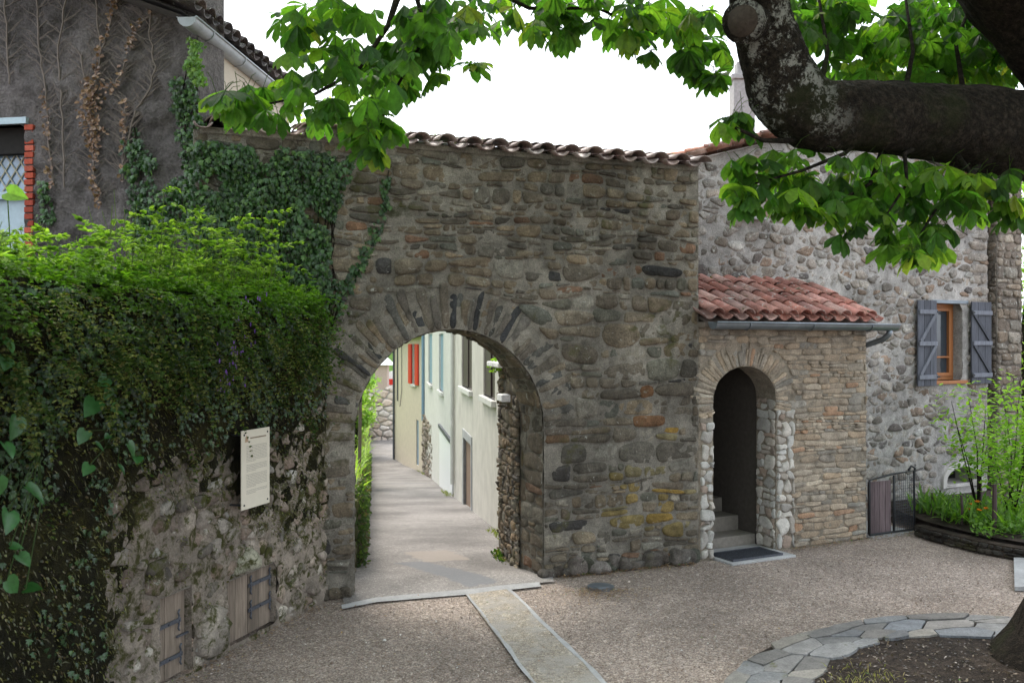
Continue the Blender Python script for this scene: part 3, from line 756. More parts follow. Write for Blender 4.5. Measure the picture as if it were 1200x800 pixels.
for k in range(24): mb.fbox(PF, .27 + k * .0305, .278 + k * .0305, .02, .033, -.105, .255)
tag(mb.build('boot_grate', M['iron']), 'dark metal boot grate lying at the foot of the porch doorway', 'doormat')
m_ = MB()
m_.fbox(PF, .20, 1.12, -.05, .012, -.34, .33); tag(m_.build('threshold_slab', M['concrete'], bevel=.01), 'pale doorstep slab set in the gravel at the porch doorway', 'doorstep')

# ------------------------------------------------------------------ house on the right
house = thing('stone_house', HF(5, 0), 'pale rubble stone house with orange window, shutters and a low tiled gable roof', 'house')
HW = 7.0
def htop(s): 
    return 4.52 + .27 * (s - 1.3) if s < 4.3 else 5.33 - .27 * (s - 4.3)
wl, wsill = HF.sz(1094, 446); wr, wtop = HF.sz(1127, 356)
WR = (wl, wr, wsill, wtop)
vl, vb = HF.sz(1107, 571); vr, vt = HF.sz(1144, 545)
VA = Arch((vl + vr) / 2, (vr - vl) / 2, vb + .10, vt - vb - .10, vb)
class VArch(Arch):
    def inside(s, x, z, g=0): return z > s.z0 and Arch.inside(s, x, z, g)
    def snap(s, x, z):
        if z < s.z0 + .03: return (x, s.z0)
        return Arch.snap(s, x, z)
VA.__class__ = VArch
mb = MB(); grid_wall(mb, HF, 0, HW, -1, 5.6, .05, holes=[VA], rects=[WR, (.5, 2.4, -2, 2.4)], amp=.022, h0=.013, topf=htop)
for (a, c) in ((HW, -1), ):
    BV = Vector((.12, 1, 0)) * 6
    mb.face([HF(HW, -1, .01), HF(HW, htop(HW), .01), HF(HW, htop(HW)) + BV, HF(HW, -1) + BV])
    mb.face([HF(0, -1, .01), HF(0, htop(0), .01), HF(0, htop(0)) + BV, HF(0, -1) + BV])
    mb.face([HF(0, -1) + BV, HF(HW, -1) + BV, HF(HW, htop(HW)) + BV, HF(4.3, 5.33) + BV, HF(0, htop(0)) + BV])
for p, q in (((WR[0], WR[2]), (WR[1], WR[2])), ((WR[1], WR[2]), (WR[1], WR[3])), ((WR[1], WR[3]), (WR[0], WR[3])), ((WR[0], WR[3]), (WR[0], WR[2]))):
    mb.face([HF(*p, .012), HF(*q, .012), HF(*q, -.3), HF(*p, -.3)])
mb.build('mortar', M['house_mortar'], house, smooth=True)
mb = MB(); HPAL = [(5, (.31, .27, .235)), (4, (.37, .33, .29)), (3, (.25, .22, .19)), (1.5, (.31, .23, .175)), (.8, (.17, .15, .14)), (1.5, (.45, .42, .38))]
for p in voronoi(0, HW, .0, 5.6, .21, .115, 4, .46):
    x, z = cen(p)
    if z > htop(x) - .05 or rng.random() < .12: continue
    p = rect_clip(p, WR, .1)
    if p: p = rect_clip(p, (.5, 2.4, -2, 2.4), .0)
    if p: p = rect_clip(p, (vl - .02, vr + .02, vb, vt), .16)
    if p: stone(mb, p, HF, U(.006, .018), U(.010, .032), pick(HPAL, .2), rnd=1, inset=.12)
for k in range(28):                          # corner stones
    z = .1 + k * .165
    if z < htop(HW) - .2: stone(mb, [(HW - U(.25, .5), z), (HW, z), (HW, z + .14), (HW - U(.25, .5), z + .14)], HF, .008, U(.02, .04), pick([(1, (.42, .38, .34)), (1, (.36, .32, .28))]))
mb.build('stonework', M['house_stone'], house, smooth=True)
mb = MB()
rd = Vector((HF.d.x, HF.d.y, 0)); bk = Vector((-HF.n.x, -HF.n.y, 0))
lw = HF(-.3, htop(-.3), 0)
for (a, b_) in ((-.35, 4.3), (7.3, 4.3)):
    for (h0, h1) in ((.1, -6.1),):
        mb.face([HF(a, htop(a) + .02, h0), HF(b_, 5.35, h0), HF(b_, 5.35) + BV, HF(a, htop(a) + .02) + BV])
roofm = mb.build('roof', M['tile'], house)
mb = MB()
up1 = (HF(4.3, 5.35) - HF(-.35, htop(-.35))).normalized()
tile_roof(mb, HF(-.35, htop(-.35) + .02, .06), BV, up1, 26, 15, .21, .40, .09)
up2 = (HF(4.3, 5.35) - HF(7.3, htop(7.3))).normalized()
tile_roof(mb, HF(7.3, htop(7.3) + .02, .06), BV, up2, 26, 10, .21, .40, .09)
mb.build('roof_tiles', M['tile'], house, smooth=True)
mb = MB(); cx, cy = .245 * 15.2, 15.2; mb.box(cx - .17, cx + .17, cy - .17, cy + .17, 4.6, 6.6); mb.box(cx - .21, cx + .21, cy - .21, cy + .21, 6.6, 6.68); mb.box(cx - .1, cx + .1, cy - .1, cy + .1, 6.68, 6.9)
mb.build('chimney', plain('chimney_render', (.30, .285, .28), .9), house, bevel=.01)
# window, frame and pane
mb = MB(); a, b_, c, d = WR; fh = -.16
fw = .05; b2 = a + (b_ - a) * .66
def frame(m_, fr, a, b, c, d, w_, h0, h1, col=(1, 1, 1)):
    m_.fbox(fr, a, a + w_, c, d, h0, h1, col); m_.fbox(fr, b - w_, b, c, d, h0, h1, col); m_.fbox(fr, a + w_, b - w_, c, c + w_, h0, h1, col); m_.fbox(fr, a + w_, b - w_, d - w_, d, h0, h1, col)
frame(mb, HF, a, b_, c, d, .055, fh - .05, fh + .02); frame(mb, HF, a + .055, b_ - .055, c + .055, d - .055, .05, fh - .03, fh + .035); mb.fbox(HF, a + .1, b_ - .1, c + .32, c + .345, fh - .01, fh + .03)
wf = mb.build('window', M['orange_wood'], house, bevel=.004)
mb = MB(); mb.fbox(HF, a + .09, b_ - .09, c + .09, d - .09, fh - .02, fh - .01); mb.build('pane', M['glass'], wf)
mb = MB(); mb.fbox(HF, a - .04, b_ + .06, c - .05, c + .0, -.15, .06); mb.build('sill', M['orange_wood'], wf, bevel=.006)
mb = MB(); mb.fbox(HF, a - .06, b_ + .1, d, d + .045, -.10, .035, ); mb.build('lintel', M['zinc'], wf)
def shutter(fr, a, b, c, d, h, flip, label):
    t = thing('window_shutter', fr((a + b) / 2, c, h), label, 'shutter', 'grey shutters of the orange window')
    m_ = MB(); n = 3; wv = (b - a) / n
    for k in range(n): kk = U(.8, 1.15); m_.fbox(fr, a + k * wv + .003, a + (k + 1) * wv - .003, c, d, h, h + .025, (kk, kk, kk))
    m_.build('boards', M['shutter'], t, bevel=.003)
    m_ = MB(); ht = d - c; zs_ = [c + ht * .08, c + ht * .47, c + ht * .84]
    for z in zs_: m_.fbox(fr, a + .01, b - .01, z, z + .06, h + .025, h + .05, (1.9, 1.9, 1.85))
    for z0, z1 in ((zs_[0] + .06, zs_[1]), (zs_[1] + .06, zs_[2])):
        p, q = ((b - .04, z0), (a + .04, z1)) if not flip else ((b - .04, z0), (a + .04, z1))
        if not flip: p, q = (a + .04, z0), (b - .04, z1)
        P, Q = fr(*p, h + .037), fr(*q, h + .037); dv = (Q - P) / 2
        m_.obox((P + Q) / 2, dv, Vector((0, 0, 1)).cross(dv.normalized()).cross(dv.normalized()) * 0 + dv.normalized().cross(Vector((fr.n.x, fr.n.y, 0))) * .025, Vector((fr.n.x, fr.n.y, 0)) * .012, (.75, .75, .75) if flip else (1.6, 1.6, 1.55))
    m_.build('brace', M['shutter'], t, bevel=.003)
    for z in (zs_[0], zs_[2]):
        m_ = MB(); x = b if not flip else a; m_.tube([fr(x, z, h + .02), fr(x, z + .07, h + .02)], .012, 6); m_.fbox(fr, x - .03, x + .03, z + .02, z + .045, h + .05, h + .056); m_.build('hinge', M['iron_dark'], t)
sa, sb = HF.sz(1070, 0)[0], HF.sz(1092, 0)[0]; _, sc0 = HF.sz(1080, 452); _, sd0 = HF.sz(1080, 352)
shutter(HF, sa, sb, sc0, sd0, .06, False, 'grey plank shutter left of the orange window')
sa, sb = HF.sz(1133, 0)[0], HF.sz(1156, 0)[0]; _, sc1 = HF.sz(1145, 449); _, sd1 = HF.sz(1145, 354)
shutter(HF, sa, sb, sc1, sd1, .06, True, 'grey plank shutter right of the orange window, braces like a Z')
# cellar vent with white plaster arch
mb = MB(); AW = VA
grid = []
n = 20; ol = [(AW.c - AW.a * math.cos(math.pi * i / n), AW.zs + AW.b * math.sin(math.pi * i / n)) for i in range(n + 1)]
ol = [(AW.c - AW.a, vb)] + ol + [(AW.c + AW.a, vb)]
for k in range(len(ol) - 1):
    (x, z), (x2, z2) = ol[k], ol[k + 1]
    def outp(x, z, e):
        dx, dz = x - AW.c, z - vb - .05; L = math.hypot(dx, dz); return (x + dx / L * e, z + dz / L * e)
    e = .08; p, q = outp(x, z, e), outp(x2, z2, e)
    mb.face([HF(x, z, .045), HF(x2, z2, .045), HF(*q, .045), HF(*p, .045)]); mb.face([HF(*p, .045), HF(*q, .045), HF(*q, -.02), HF(*p, -.02)])
    mb.face([HF(x, z, .045), HF(x2, z2, .045), HF(x2, z2, -.35), HF(x, z, -.35)])
mb.face([HF(vl, vb, .045), HF(vr, vb, .045), HF(vr, vb + .05, -.35), HF(vl, vb + .05, -.35)])
vv = mb.build('vent_arch', M['white_paint'] if False else plain('white_plaster', (.42, .40, .37), .9, var=.1, scale=8), house, smooth=False)
mb = MB(); mb.fbox(HF, vl - .1, vr + .1, vb - .1, vt + .1, -.40, -.36); mb.build('vent_back', M['dark'], vv)
mb = MB(); mb.fbox(HF, HF.sz(868, 0)[0], HF.sz(893, 0)[0], *sorted((HF.sz(880, 258)[1], HF.sz(880, 255)[1])), -.05, .12); mb.build('stone_shelf', M['concrete'], house)
# buttress / neighbouring pillar
bs0, bs1 = HF.sz(1168, 0, .05)[0], HF.sz(1197, 0, .05)[0]
pil = thing('stone_pillar', HF(bs0 + .2, 0, .3), 'tall brown stone pillar standing to the right of the house corner', 'pillar')
mb = MB(); mb.fbox(HF, bs0, bs1, -.2, 5.2, -.95, .05); mb.build('mortar', stone_mat('pillar_mortar', tint=(.22, .19, .16)), pil)
mb = MB()
for p in courses(bs0, bs1, 0, 5.2, .1, .2, 1, 2.2, .02, .3, 44): stone(mb, p, HF.shifted(0, .05), .008, U(.012, .03), pick([(2, (.27, .22, .17)), (2, (.22, .18, .145)), (1, (.32, .28, .23))]))
PSF = Fr((HF(bs0, 0, -.95).x, HF(bs0, 0, -.95).y), (HF.n.x, HF.n.y))
for p in courses(0, 1.0, 0, 5.2, .1, .2, 1, 2.2, .02, .3, 45): stone(mb, p, PSF, .008, U(.012, .03), pick([(2, (.2, .165, .13)), (2, (.17, .14, .115))]))  # side-face stones in darker tones, its shade put into the palette
mb.build('stonework', M['house_stone'], pil, smooth=True)

# ------------------------------------------------------------------ rubble wall just inside the arch
RW = Fr((-.155, 11.4), (.178, -.984)); rwl = 1.27; rwt = 2.1
rub = thing('lane_wall', (-.05, 10.8, 0), 'rough rubble wall with slab cap standing just through the arch on the right', 'wall')
mb = MB(); grid_wall(mb, RW, 0, rwl, -.4, rwt, .05, amp=.02); mb.face([RW(0, -.4), RW(0, rwt), RW(0, rwt, -.35), RW(0, -.4, -.35)]); mb.face([RW(0, rwt), RW(rwl, rwt), RW(rwl, rwt, -.35), RW(0, rwt, -.35)])
mb.build('mortar', M['house_mortar'] if False else stone_mat('lane_wall_mortar', tint=(.22, .19, .15), moss=.2), rub, smooth=True)
mb = MB()
for p in courses(0, rwl, -.3, rwt, .06, .15, .8, 2.4, .04, .4, 8): stone(mb, p, RW, U(.004, .014), U(.012, .04), pick([(2, (.27, .2, .13)), (2, (.22, .18, .13)), (1, (.3, .26, .2)), (1, (.14, .12, .1))]))
mb.build('stonework', M['gate_stone'], rub, smooth=True)
mb = MB(); mb.fbox(RW, -.1, .75, rwt, rwt + .06, -.3, .14); mb.fbox(RW, .55, .85, 1.72, 1.80, -.1, .12); mb.build('slab', M['slate'], rub, bevel=.012)

# ------------------------------------------------------------------ houses down the lane
def lane_house(name, label, A, B, z0, z1, mat, rects, thick=5.0):
    fr = Fr(A, (B[0] - A[0], B[1] - A[1])); L = math.hypot(B[0] - A[0], B[1] - A[1])
    t = thing(name, fr(L / 2, z0), label, 'house')
    rr = [(min(fr.sz(a, 0)[0], fr.sz(b, 0)[0]), max(fr.sz(a, 0)[0], fr.sz(b, 0)[0]), fr.sz((a + b) / 2, d)[1], fr.sz((a + b) / 2, c)[1]) for a, b, c, d in rects]
    m_ = MB(); wall_holes(m_, fr, 0, L, z0, z1, rr, .07, 0, thick); m_.build('wall', mat, t)
    return t, fr, L, rr
def sill(t, fr, r_, m=.12, ht=.1, mat=None):
    m_ = MB(); m_.fbox(fr, r_[0] - m, r_[1] + m, r_[2] - ht, r_[2], -.05, .075); return m_.build('sill', mat or M['render_white'], t, bevel=.01)
tb, fb, L1, rr = lane_house('lane_house', 'grey white rendered house just through the arch, with a tall narrow stone door', (-1.36, 22), (.07, 12.2), -1.6, 4.3, M['render_grey'],
    [(541, 553, 340, 455), (566.5, 580, 345, 466), (543.5, 552.5, 517, 611)])
for i, r_ in enumerate(rr[:2]):
    m_ = MB(); m_.fbox(fb, r_[0], r_[1], r_[2], r_[3], -.09, -.055)
    wn = m_.build('window', M['brownshutter'], tb)
    m_ = MB(); m_.fbox(fb, r_[0] - .01, r_[0] + .5 * (r_[1] - r_[0]), r_[2] + .02, r_[3] - .02, -.05, -.03); m_.build('shutter', M['brownshutter'], wn); sill(wn, fb, r_)
r_ = rr[2]; m_ = MB(); m_.fbox(fb, r_[0], r_[1], r_[2], r_[3], -.09, -.05); dr = m_.build('door', wood_mat('lane_door_wood', (.22, .15, .11)), tb)
m_ = MB(); m_.fbox(fb, r_[0] - .16, r_[0], r_[2] - .02, r_[3] + .18, -.1, .02); m_.fbox(fb, r_[1], r_[1] + .16, r_[2] - .02, r_[3] + .18, -.1, .02); m_.fbox(fb, r_[0], r_[1], r_[3], r_[3] + .18, -.1, .02); m_.build('frame', M['concrete'], dr, bevel=.01)
m_ = MB(); m_.fbox(fb, r_[0] - .25, r_[1] + .25, r_[2] - .1, r_[2] + .04, -.1, .3); m_.build('step', M['concrete'], dr, bevel=.015)
m_ = MB(); m_.tube([fb(.25, -.9, .06), fb(.25, 4.25, .06)], .05, 8); m_.build('downpipe', M['render_white'], tb)
m_ = MB(); m_.fbox(fb, 9.2, 9.26, .55, 1.1, .0, .03); m_.build('meter_box', M['iron'], tb)
m_ = MB(); m_.fbox(fb, -.2, L1 + .2, 4.3, 4.42, -5.0, .35); m_.build('roof', M['tile'], tb)

tb, fb, L2, rr = lane_house('lane_house', 'white rendered house with two slim blue windows and a white garage door down the lane', (-3.37, 36), (-1.38, 22.1), -3.4, 4.0, M['render_white'],
    [(502, 506.5, 391, 449), (514.5, 519.5, 391, 458)])
for r_ in rr:
    m_ = MB(); m_.fbox(fb, r_[0], r_[1], r_[2], r_[3], -.09, -.05); wn = m_.build('window', M['blue_paint'], tb); sill(wn, fb, r_)
# garage door below a slanting lintel
g0, g1 = fb.sz(516, 0)[0], fb.sz(531, 0)[0]
m_ = MB(); zt0, zt1 = -.35, .0
m_.add([fb(g0, -2.8, .03), fb(g1, -2.2, .03), fb(g1, -.05, .03), fb(g0, -.05, .03), fb(g0, -2.8, .01), fb(g1, -2.2, .01), fb(g1, -.05, .01), fb(g0, -.05, .01)], [(0, 1, 2, 3), (0, 4, 5, 1), (1, 5, 6, 2), (2, 6, 7, 3), (3, 7, 4, 0)])
gd = m_.build('garage_door', M['white_paint'], tb)
m_ = MB(); m_.fbox(fb, g0 - .1, g1 + .2, -.04, .06, 0, .06); m_.build('lintel', M['iron'], gd)
m_ = MB(); m_.tube([fb(.35, -.6, .06), fb(.35, 3.95, .06)], .06, 8); m_.build('downpipe', M['blue_paint'], tb)
m_ = MB(); m_.fbox(fb, -.2, L2 + .1, 4.0, 4.12, -5.0, .35); m_.build('roof', M['tile'], tb)
bf = Fr((-3.36, 35.9), (-1.95 + 3.36, 27.2 - 35.9)); m_ = MB()
for p in voronoi(0, 5.4, -3.3, -.35, .34, .22, 15): stone(m_, p, bf, .02, U(.05, .10), pick([(2, (.34, .28, .22)), (2, (.26, .21, .17)), (1, (.42, .38, .32))]), base=-.05)
m_.build('stone_plinth', M['gate_stone'], tb, smooth=True)
m_ = MB()

tb, fb, L3, rr = lane_house('lane_house', 'cream house with bright red shutters at the far end of the lane', (-5.25, 42), (-3.45, 36.2), -3.6, 2.62, M['render_cream'],
    [(483.5, 487.5, 403, 450), (487.6, 490.6, 492, 545)])
r_ = rr[0]; m_ = MB(); m_.fbox(fb, r_[0], r_[1], r_[2], r_[3], -.09, -.05); wn = m_.build('window', M['glass_blue'], tb); sill(wn, fb, r_)
for a_, b_ in ((r_[0] - .62, r_[0] - .02), (r_[1] + .02, r_[1] + .62)):
    m_ = MB(); m_.fbox(fb, a_, b_, r_[2], r_[3], .02, .07); m_.build('shutter', M['red_paint'], wn)
r_ = rr[1]; m_ = MB(); m_.fbox(fb, r_[0], r_[1], r_[2], r_[3], -.09, -.05); m_.build('door', M['blue_paint'], tb)
m_ = MB(); m_.fbox(fb, -.2, L3 + .1, 2.62, 2.75, -5.0, .35); m_.build('roof', M['tile'], tb)
m_ = MB(); m_.tube([fb(.9, -.2, .04), fb(.9, 2.5, .04)], .03, 6); m_.tube([fb(1.9, 2.5, .04), fb(1.9, .3, .04), fb(1.5, -.4, .04)], .015, 5); m_.tube([fb(.1, -3, .06), fb(.1, 2.6, .06)], .05, 6); m_.build('downpipe', M['iron'], tb)

# wall across the lane's end with a capped pillar on it
ef = Fr((-8.6, 50), (1, .05)); ew = thing('end_wall', ef(1.5, -2.85), 'pale rubble retaining wall facing the far end of the lane', 'wall')
m_ = MB(); m_.fbox(ef, -1.2, 4.2, -3.2, -.15, -.4, 0); m_.build('mortar', M['house_mortar'], ew)
m_ = MB()
for p in voronoi(-1.2, 4.2, -3, .0, .5, .32, 19): stone(m_, p, ef, .03, U(.04, .1), pick([(3, (.68, .60, .54)), (1, (.48, .4, .34)), (1, (.6, .5, .43))]), base=-.03)
m_.build('stonework', M['quoin_stone'], ew, smooth=True)
x0 = -6.98; pp = thing('capped_pillar', (x0, 50.4, -.2), 'small square stone pillar with a pale pyramid cap above the lane end', 'pillar')
m_ = MB(); m_.box(x0 - .33, x0 + .33, 50.1, 50.8, -.3, 1.15); m_.build('shaft', plain('pillar_render', (.42, .33, .28), .9), pp, bevel=.02)
m_ = MB(); m_.add([(x0 - .62, 49.9, 1.15), (x0 + .62, 49.9, 1.15), (x0 + .62, 51, 1.15), (x0 - .62, 51, 1.15), (x0 - .2, 50.3, 1.6), (x0 + .2, 50.3, 1.6), (x0 + .2, 50.6, 1.6), (x0 - .2, 50.6, 1.6)], [(3, 2, 1, 0), (0, 1, 5, 4), (1, 2, 6, 5), (2, 3, 7, 6), (3, 0, 4, 7), (4, 5, 6, 7)]); m_.build('cap', M['quoin_stone'], pp)
# lane's left: low mossy garden wall, slope
gwf = [(left_edge(y) - .02, y) for y in lin(9.9, 50, 22)]
gw = thing('garden_wall', (gwf[8][0], gwf[8][1], lane_z(gwf[8][1])), 'low mossy garden wall along the left side of the lane', 'wall')
m_ = MB(); m2 = MB()
for (a, b_) in zip(gwf, gwf[1:]):
    fr = Fr(a, (b_[0] - a[0], b_[1] - a[1])); L = math.dist(a, b_); za, zb_ = lane_z(a[1]), lane_z(b_[1])
    hh = .8
    m_.add([fr(0, za - .1), fr(L, zb_ - .1), fr(L, zb_ + hh), fr(0, za + hh), fr(0, za - .1, -.4), fr(L, zb_ - .1, -.4), fr(L, zb_ + hh, -.4), fr(0, za + hh, -.4)], [(0, 1, 2, 3), (3, 2, 6, 7), (4, 7, 6, 5), (0, 3, 7, 4), (1, 5, 6, 2)])
    if a[1] < 32:
        for p in voronoi(0, L, 0, hh, .25, .15, 2): stone(m2, p, lambda s, z, h: fr(s, z + za + (zb_ - za) * s / L, h), .012, U(.02, .06), pick([(2, (.1, .11, .04)), (2, (.13, .14, .05)), (1, (.22, .2, .14))]))
m_.build('mortar', stone_mat('mossy_mortar', tint=(.11, .13, .04)), gw); m2.build('stonework', M['left_stone'], gw, smooth=True)
m_ = MB(); hx = lin(0, 26, 22); hy = lin(10.2, 130, 50); ids = {}
for j, y in enumerate(hy):
    for i, q in enumerate(hx):
        xe = left_edge(min(y, 52)) - .35 + (6 * clamp((y - 51) / 6) + max(0, y - 57) * .3)
        z = lane_z(y) + .65 + .5 * q + .3 * nz(q * .4, y * .2) * clamp(q / 2) + max(0, y - 51.5) * .14
        if y < 14: z = min(z, 2.6)
        ids[i, j] = len(m_.v); m_.v.append((xe - q, y, z))
for i in range(len(hx) - 1):
    for j in range(len(hy) - 1): m_.f.append((ids[i, j], ids[i, j + 1], ids[i + 1, j + 1], ids[i + 1, j])); m_.c.append((1, 1, 1)); m_.m.append(0)
tag(m_.build('hill', M['grass'], smooth=True), kind='structure')

# ------------------------------------------------------------------ stucco house, top left
sh = thing('ivy_house', SF(4.5, 2.6), 'tall dark rough-rendered house with brick-edged window and dead creeper', 'house')
a, zb_ = SF.sz(-70, 300); b_, zt = SF.sz(31, 146); WS = (a, b_, 2.9, zt)
m_ = MB(); SL = 5.0
grid_wall(m_, SF, 0, SL, 2.2, 6.6, .035, rects=[WS], amp=.06, nsc=4.5, topf=None)
m_.face([SF(SL, 2.2), SF(SL, 6.6), SF(SL, 6.6, -.5), SF(SL, 2.2, -.5)]); m_.face([SF(0, 2.2), SF(0, 6.6), SF(0, 6.6, -5), SF(0, 2.2, -5)])
m_.face([SF(WS[1], WS[2]), SF(WS[1], WS[3]), SF(WS[1], WS[3], -.3), SF(WS[1], WS[2], -.3)]); m_.face([SF(WS[0], WS[3]), SF(WS[1], WS[3]), SF(WS[1], WS[3], -.3), SF(WS[0], WS[3], -.3)])
m_.build('wall', M['stucco'], sh, smooth=True)
SW = Fr((-2.85, 8.5), (.08, 1)); m_ = MB(); m_.fbox(SW, .16, 2.7, 2.2, 5.18, -.16, -.02); m_.build('side_wall', M['render_beige'], sh)
# window with leaded upper light and pale panel
m_ = MB(); _, zsill = SF.sz(20, 224); 
m_.fbox(SF, WS[0], WS[1], zsill + .0, WS[3], -.24, -.22); wn = m_.build('window', M['glass_blue'], sh)
m_ = MB(); m_.fbox(SF, WS[0], WS[1] + .03, WS[3] - .0, WS[3] + .06, -.1, .05); m_.fbox(SF, WS[0], WS[1], zsill - .05, zsill + .02, -.22, -.12); m_.build('frame', M['bluepanel'], wn)
m_ = MB(); m_.fbox(SF, WS[0], WS[1] - .0, zsill + .38, WS[3], -.20, -.12); m_.build('recess_shade', M['dark'], wn)  # dark slab stands in for the shade under the window head
m_ = MB(); m_.fbox(SF, WS[0], WS[1], WS[2], zsill - .05, -.22, -.18); m_.build('panel', M['bluepanel'], wn)
m_ = MB(); st = .11
for k in range(-12, 16):
    for sg in (1, -1):
        x = WS[1] - k * st; P = []; 
        za, zb2 = zsill, zsill + .38
        p, q = (x, za), (x + sg * .38 * .7, zb2)
        lo, hi = WS[0], WS[1]
        if min(p[0], q[0]) < lo or max(p[0], q[0]) > hi:
            t0, t1 = 0, 1; dx = q[0] - p[0]
            for lim, s_ in ((lo, 1), (hi, -1)):
                ta = (lim - p[0]) / dx
                if (dx > 0) == (s_ > 0): t0 = max(t0, ta)
                else: t1 = min(t1, ta)
            if t0 >= t1: continue
            p, q = (p[0] + dx * t0, za + (zb2 - za) * t0), (p[0] + dx * t1, za + (zb2 - za) * t1)
        m_.tube([SF(*p, -.21), SF(*q, -.21)], .007, 5)
m_.build('lattice', plain('lattice', (.42, .40, .30), .6), wn)
m_ = MB(); z = WS[2]
while z < WS[3] - .01:
    m_.fbox(SF, WS[1] - .005, WS[1] + .085, z, z + .052, -.12, .025 + U(-.004, .006), pick([(2, (.42, .085, .05)), (1, (.36, .07, .045)), (1, (.46, .11, .07))])); z += .064
m_.build('brick_edge', M['brick'], sh, bevel=.005)
# eave, roof and gutter
m_ = MB(); ex = Vector((.08, 1, 0)).normalized(); e0 = Vector((-2.86, 8.25, 5.25)); e1 = e0 + ex * 3.2
gutter('gutter', e0, e1, .085, M['grey_paint'], sh, brackets=4)
m_ = MB(); upr = Vector((-.93, .07, .36)).normalized()
m_.face([e0 + Vector((-.05, 0, .06)), e1 + Vector((-.05, 0, .06)), e1 + upr * 5, e0 + upr * 5]); m_.face([e0 + Vector((-.05, 0, .02)), e1 + Vector((-.05, 0, .02)), e1 + upr * 5 - Vector((0, 0, .1)), e0 + upr * 5 - Vector((0, 0, .1))])
m_.build('roof', plain('dark_boards', (.16, .15, .15), .8), sh)
m_ = MB(); tile_roof(m_, e0 + Vector((.06, .04, .08)), ex, upr, 15, 9, .21, .4, .09, pal=[(2, (.12, .10, .10)), (1, (.17, .13, .12))]); m_.build('roof_tiles', M['tile'], sh, smooth=True)
m_ = MB()
def verge(s): return 5.2 + (SL - s) * .42
wv = SF(0, 0)
# ------------------------------------------------------------------ terrace behind the left wall
LW = 2.62
m_ = MB(); p = [LF(-2, LW), LF(5.45, LW), GF(-1.2, LW, .0), SF(4.9, LW), SF(0, LW), Vector((-12, 9, LW)), Vector((-12, 0, LW))]
m_.add(p, [tuple(range(len(p)))]); tag(m_.build('terrace', M['soil']), kind='structure')

# ------------------------------------------------------------------ left retaining wall
lwall = thing('retaining_wall', LF(3.5, 0), 'mossy overgrown retaining wall of pale rubble holding two small hatches', 'wall')
def hatch_rect(x0, y0, x1, y1, x2, y2):      # left-top, left-bottom, right-bottom px
    s0, za = LF.sz(x0, y0); s1, _ = LF.sz(x2, y2); return s0, s1
hA = (LF.sz(184, 0)[0], LF.sz(222, 0)[0], .01, LF.sz(203, 692)[1]); hB = (LF.sz(264, 0)[0], LF.sz(321, 0)[0], .03, LF.sz(292, 668)[1])
L0, L1_ = -2.0, 5.45
m_ = MB(); grid_wall(m_, LF, L0, L1_, -.1, LW, .045, rects=[hA, hB], amp=.035, nsc=7, h0=.024)
m_.face([LF(L1_, -.1), LF(L1_, LW), LF(L1_, LW, -.5), LF(L1_, -.1, -.5)])
for r_ in (hA, hB):
    for p, q in (((r_[0], r_[2]), (r_[0], r_[3])), ((r_[0], r_[3]), (r_[1], r_[3])), ((r_[1], r_[3]), (r_[1], r_[2]))): m_.face([LF(*p, .02), LF(*q, .02), LF(*q, -.2), LF(*p, -.2)])
m_.build('mortar', M['left_mortar'], lwall, smooth=True)
m_ = MB(); LPAL = [(3, (.31, .255, .21)), (3, (.37, .32, .27)), (2, (.26, .20, .16)), (1, (.46, .43, .38)), (1.2, (.17, .15, .13))]
for p in voronoi(L0, L1_, .0, LW, .17, .115, 31):
    x, z = cen(p)
    for r_ in (hA, hB):
        if p: p = rect_clip(p, r_, .015)
    if p and rng.random() > .1: stone(m_, p, LF, U(.006, .02), U(.012, .052), pick(LPAL))
x = LF.sz(245, 0)[0]; stone(m_, [(x - .17, .05), (x + .14, .02), (x + .15, .3), (x + .05, .43), (x - .1, .42), (x - .19, .2)], LF, .005, .10, (.42, .37, .31))
x = LF.sz(285, 0)[0]; stone(m_, [(x - .27, hB[3] + .01), (x + .16, hB[3] + .01), (x + .14, hB[3] + .12), (x + .02, hB[3] + .24), (x - .1, hB[3] + .17)], LF, .005, .07, (.34, .33, .25))
m_.build('stonework', M['left_stone'], lwall, smooth=True)
def hatch(r_, label, n, strap):
    t = thing('wooden_hatch', LF((r_[0] + r_[1]) / 2, r_[2]), label, 'hatch')
    a, b, c, d = r_; m_ = MB(); wv = (b - a - .02) / n
    for k in range(n): kk = U(.75, 1.25); m_.fbox(LF, a + .01 + k * wv + .002, a + .01 + (k + 1) * wv - .002, c, d - .015 - U(0, .01), -.06 + U(-.004, .004), -.03 + U(-.005, .005), (kk, kk * .97, kk * .93))
    m_.build('boards', M['oldwood'], t, bevel=.003)
    m_ = MB(); m_.fbox(LF, a - .005, b + .005, d - .018, d - .001, -.11, .01); m_.build('frame', M['gate_mortar'], t)
    for (z, x0, x1) in strap:
        m_ = MB(); m_.fbox(LF, x0, x1, z - .014, z + .014, -.022, -.012)
        for x in (x0 + .03, x1 - .025):
            for sg in (1, -1):
                m_.tube([LF(x, z, -.017), LF(x + .006, z + sg * .03, -.015), LF(x - .004, z + sg * .055, -.015), LF(x + .012, z + sg * .075, -.015)], .0075, 5)
        for x in (x0 + .02, (x0 + x1) / 2, x1 - .02): m_.tube([LF(x, z, -.013), LF(x, z, -.004)], .007, 6)
        m_.build('strap_hinge', M['iron'], t)
    return t
a, b, c, d = hA; t = hatch(hA, 'narrow wooden hatch with curled iron hinges, left of the round boulder', 3, [(c + .45 * (d - c) + .11, a + .005, b - .08), (c + .14, a + .005, b - .06)])
m_ = MB(); m_.fbox(LF, b - .13, b - .0, c + .27, c + .283, -.02, -.005); m_.build('latch', M['iron'], t)
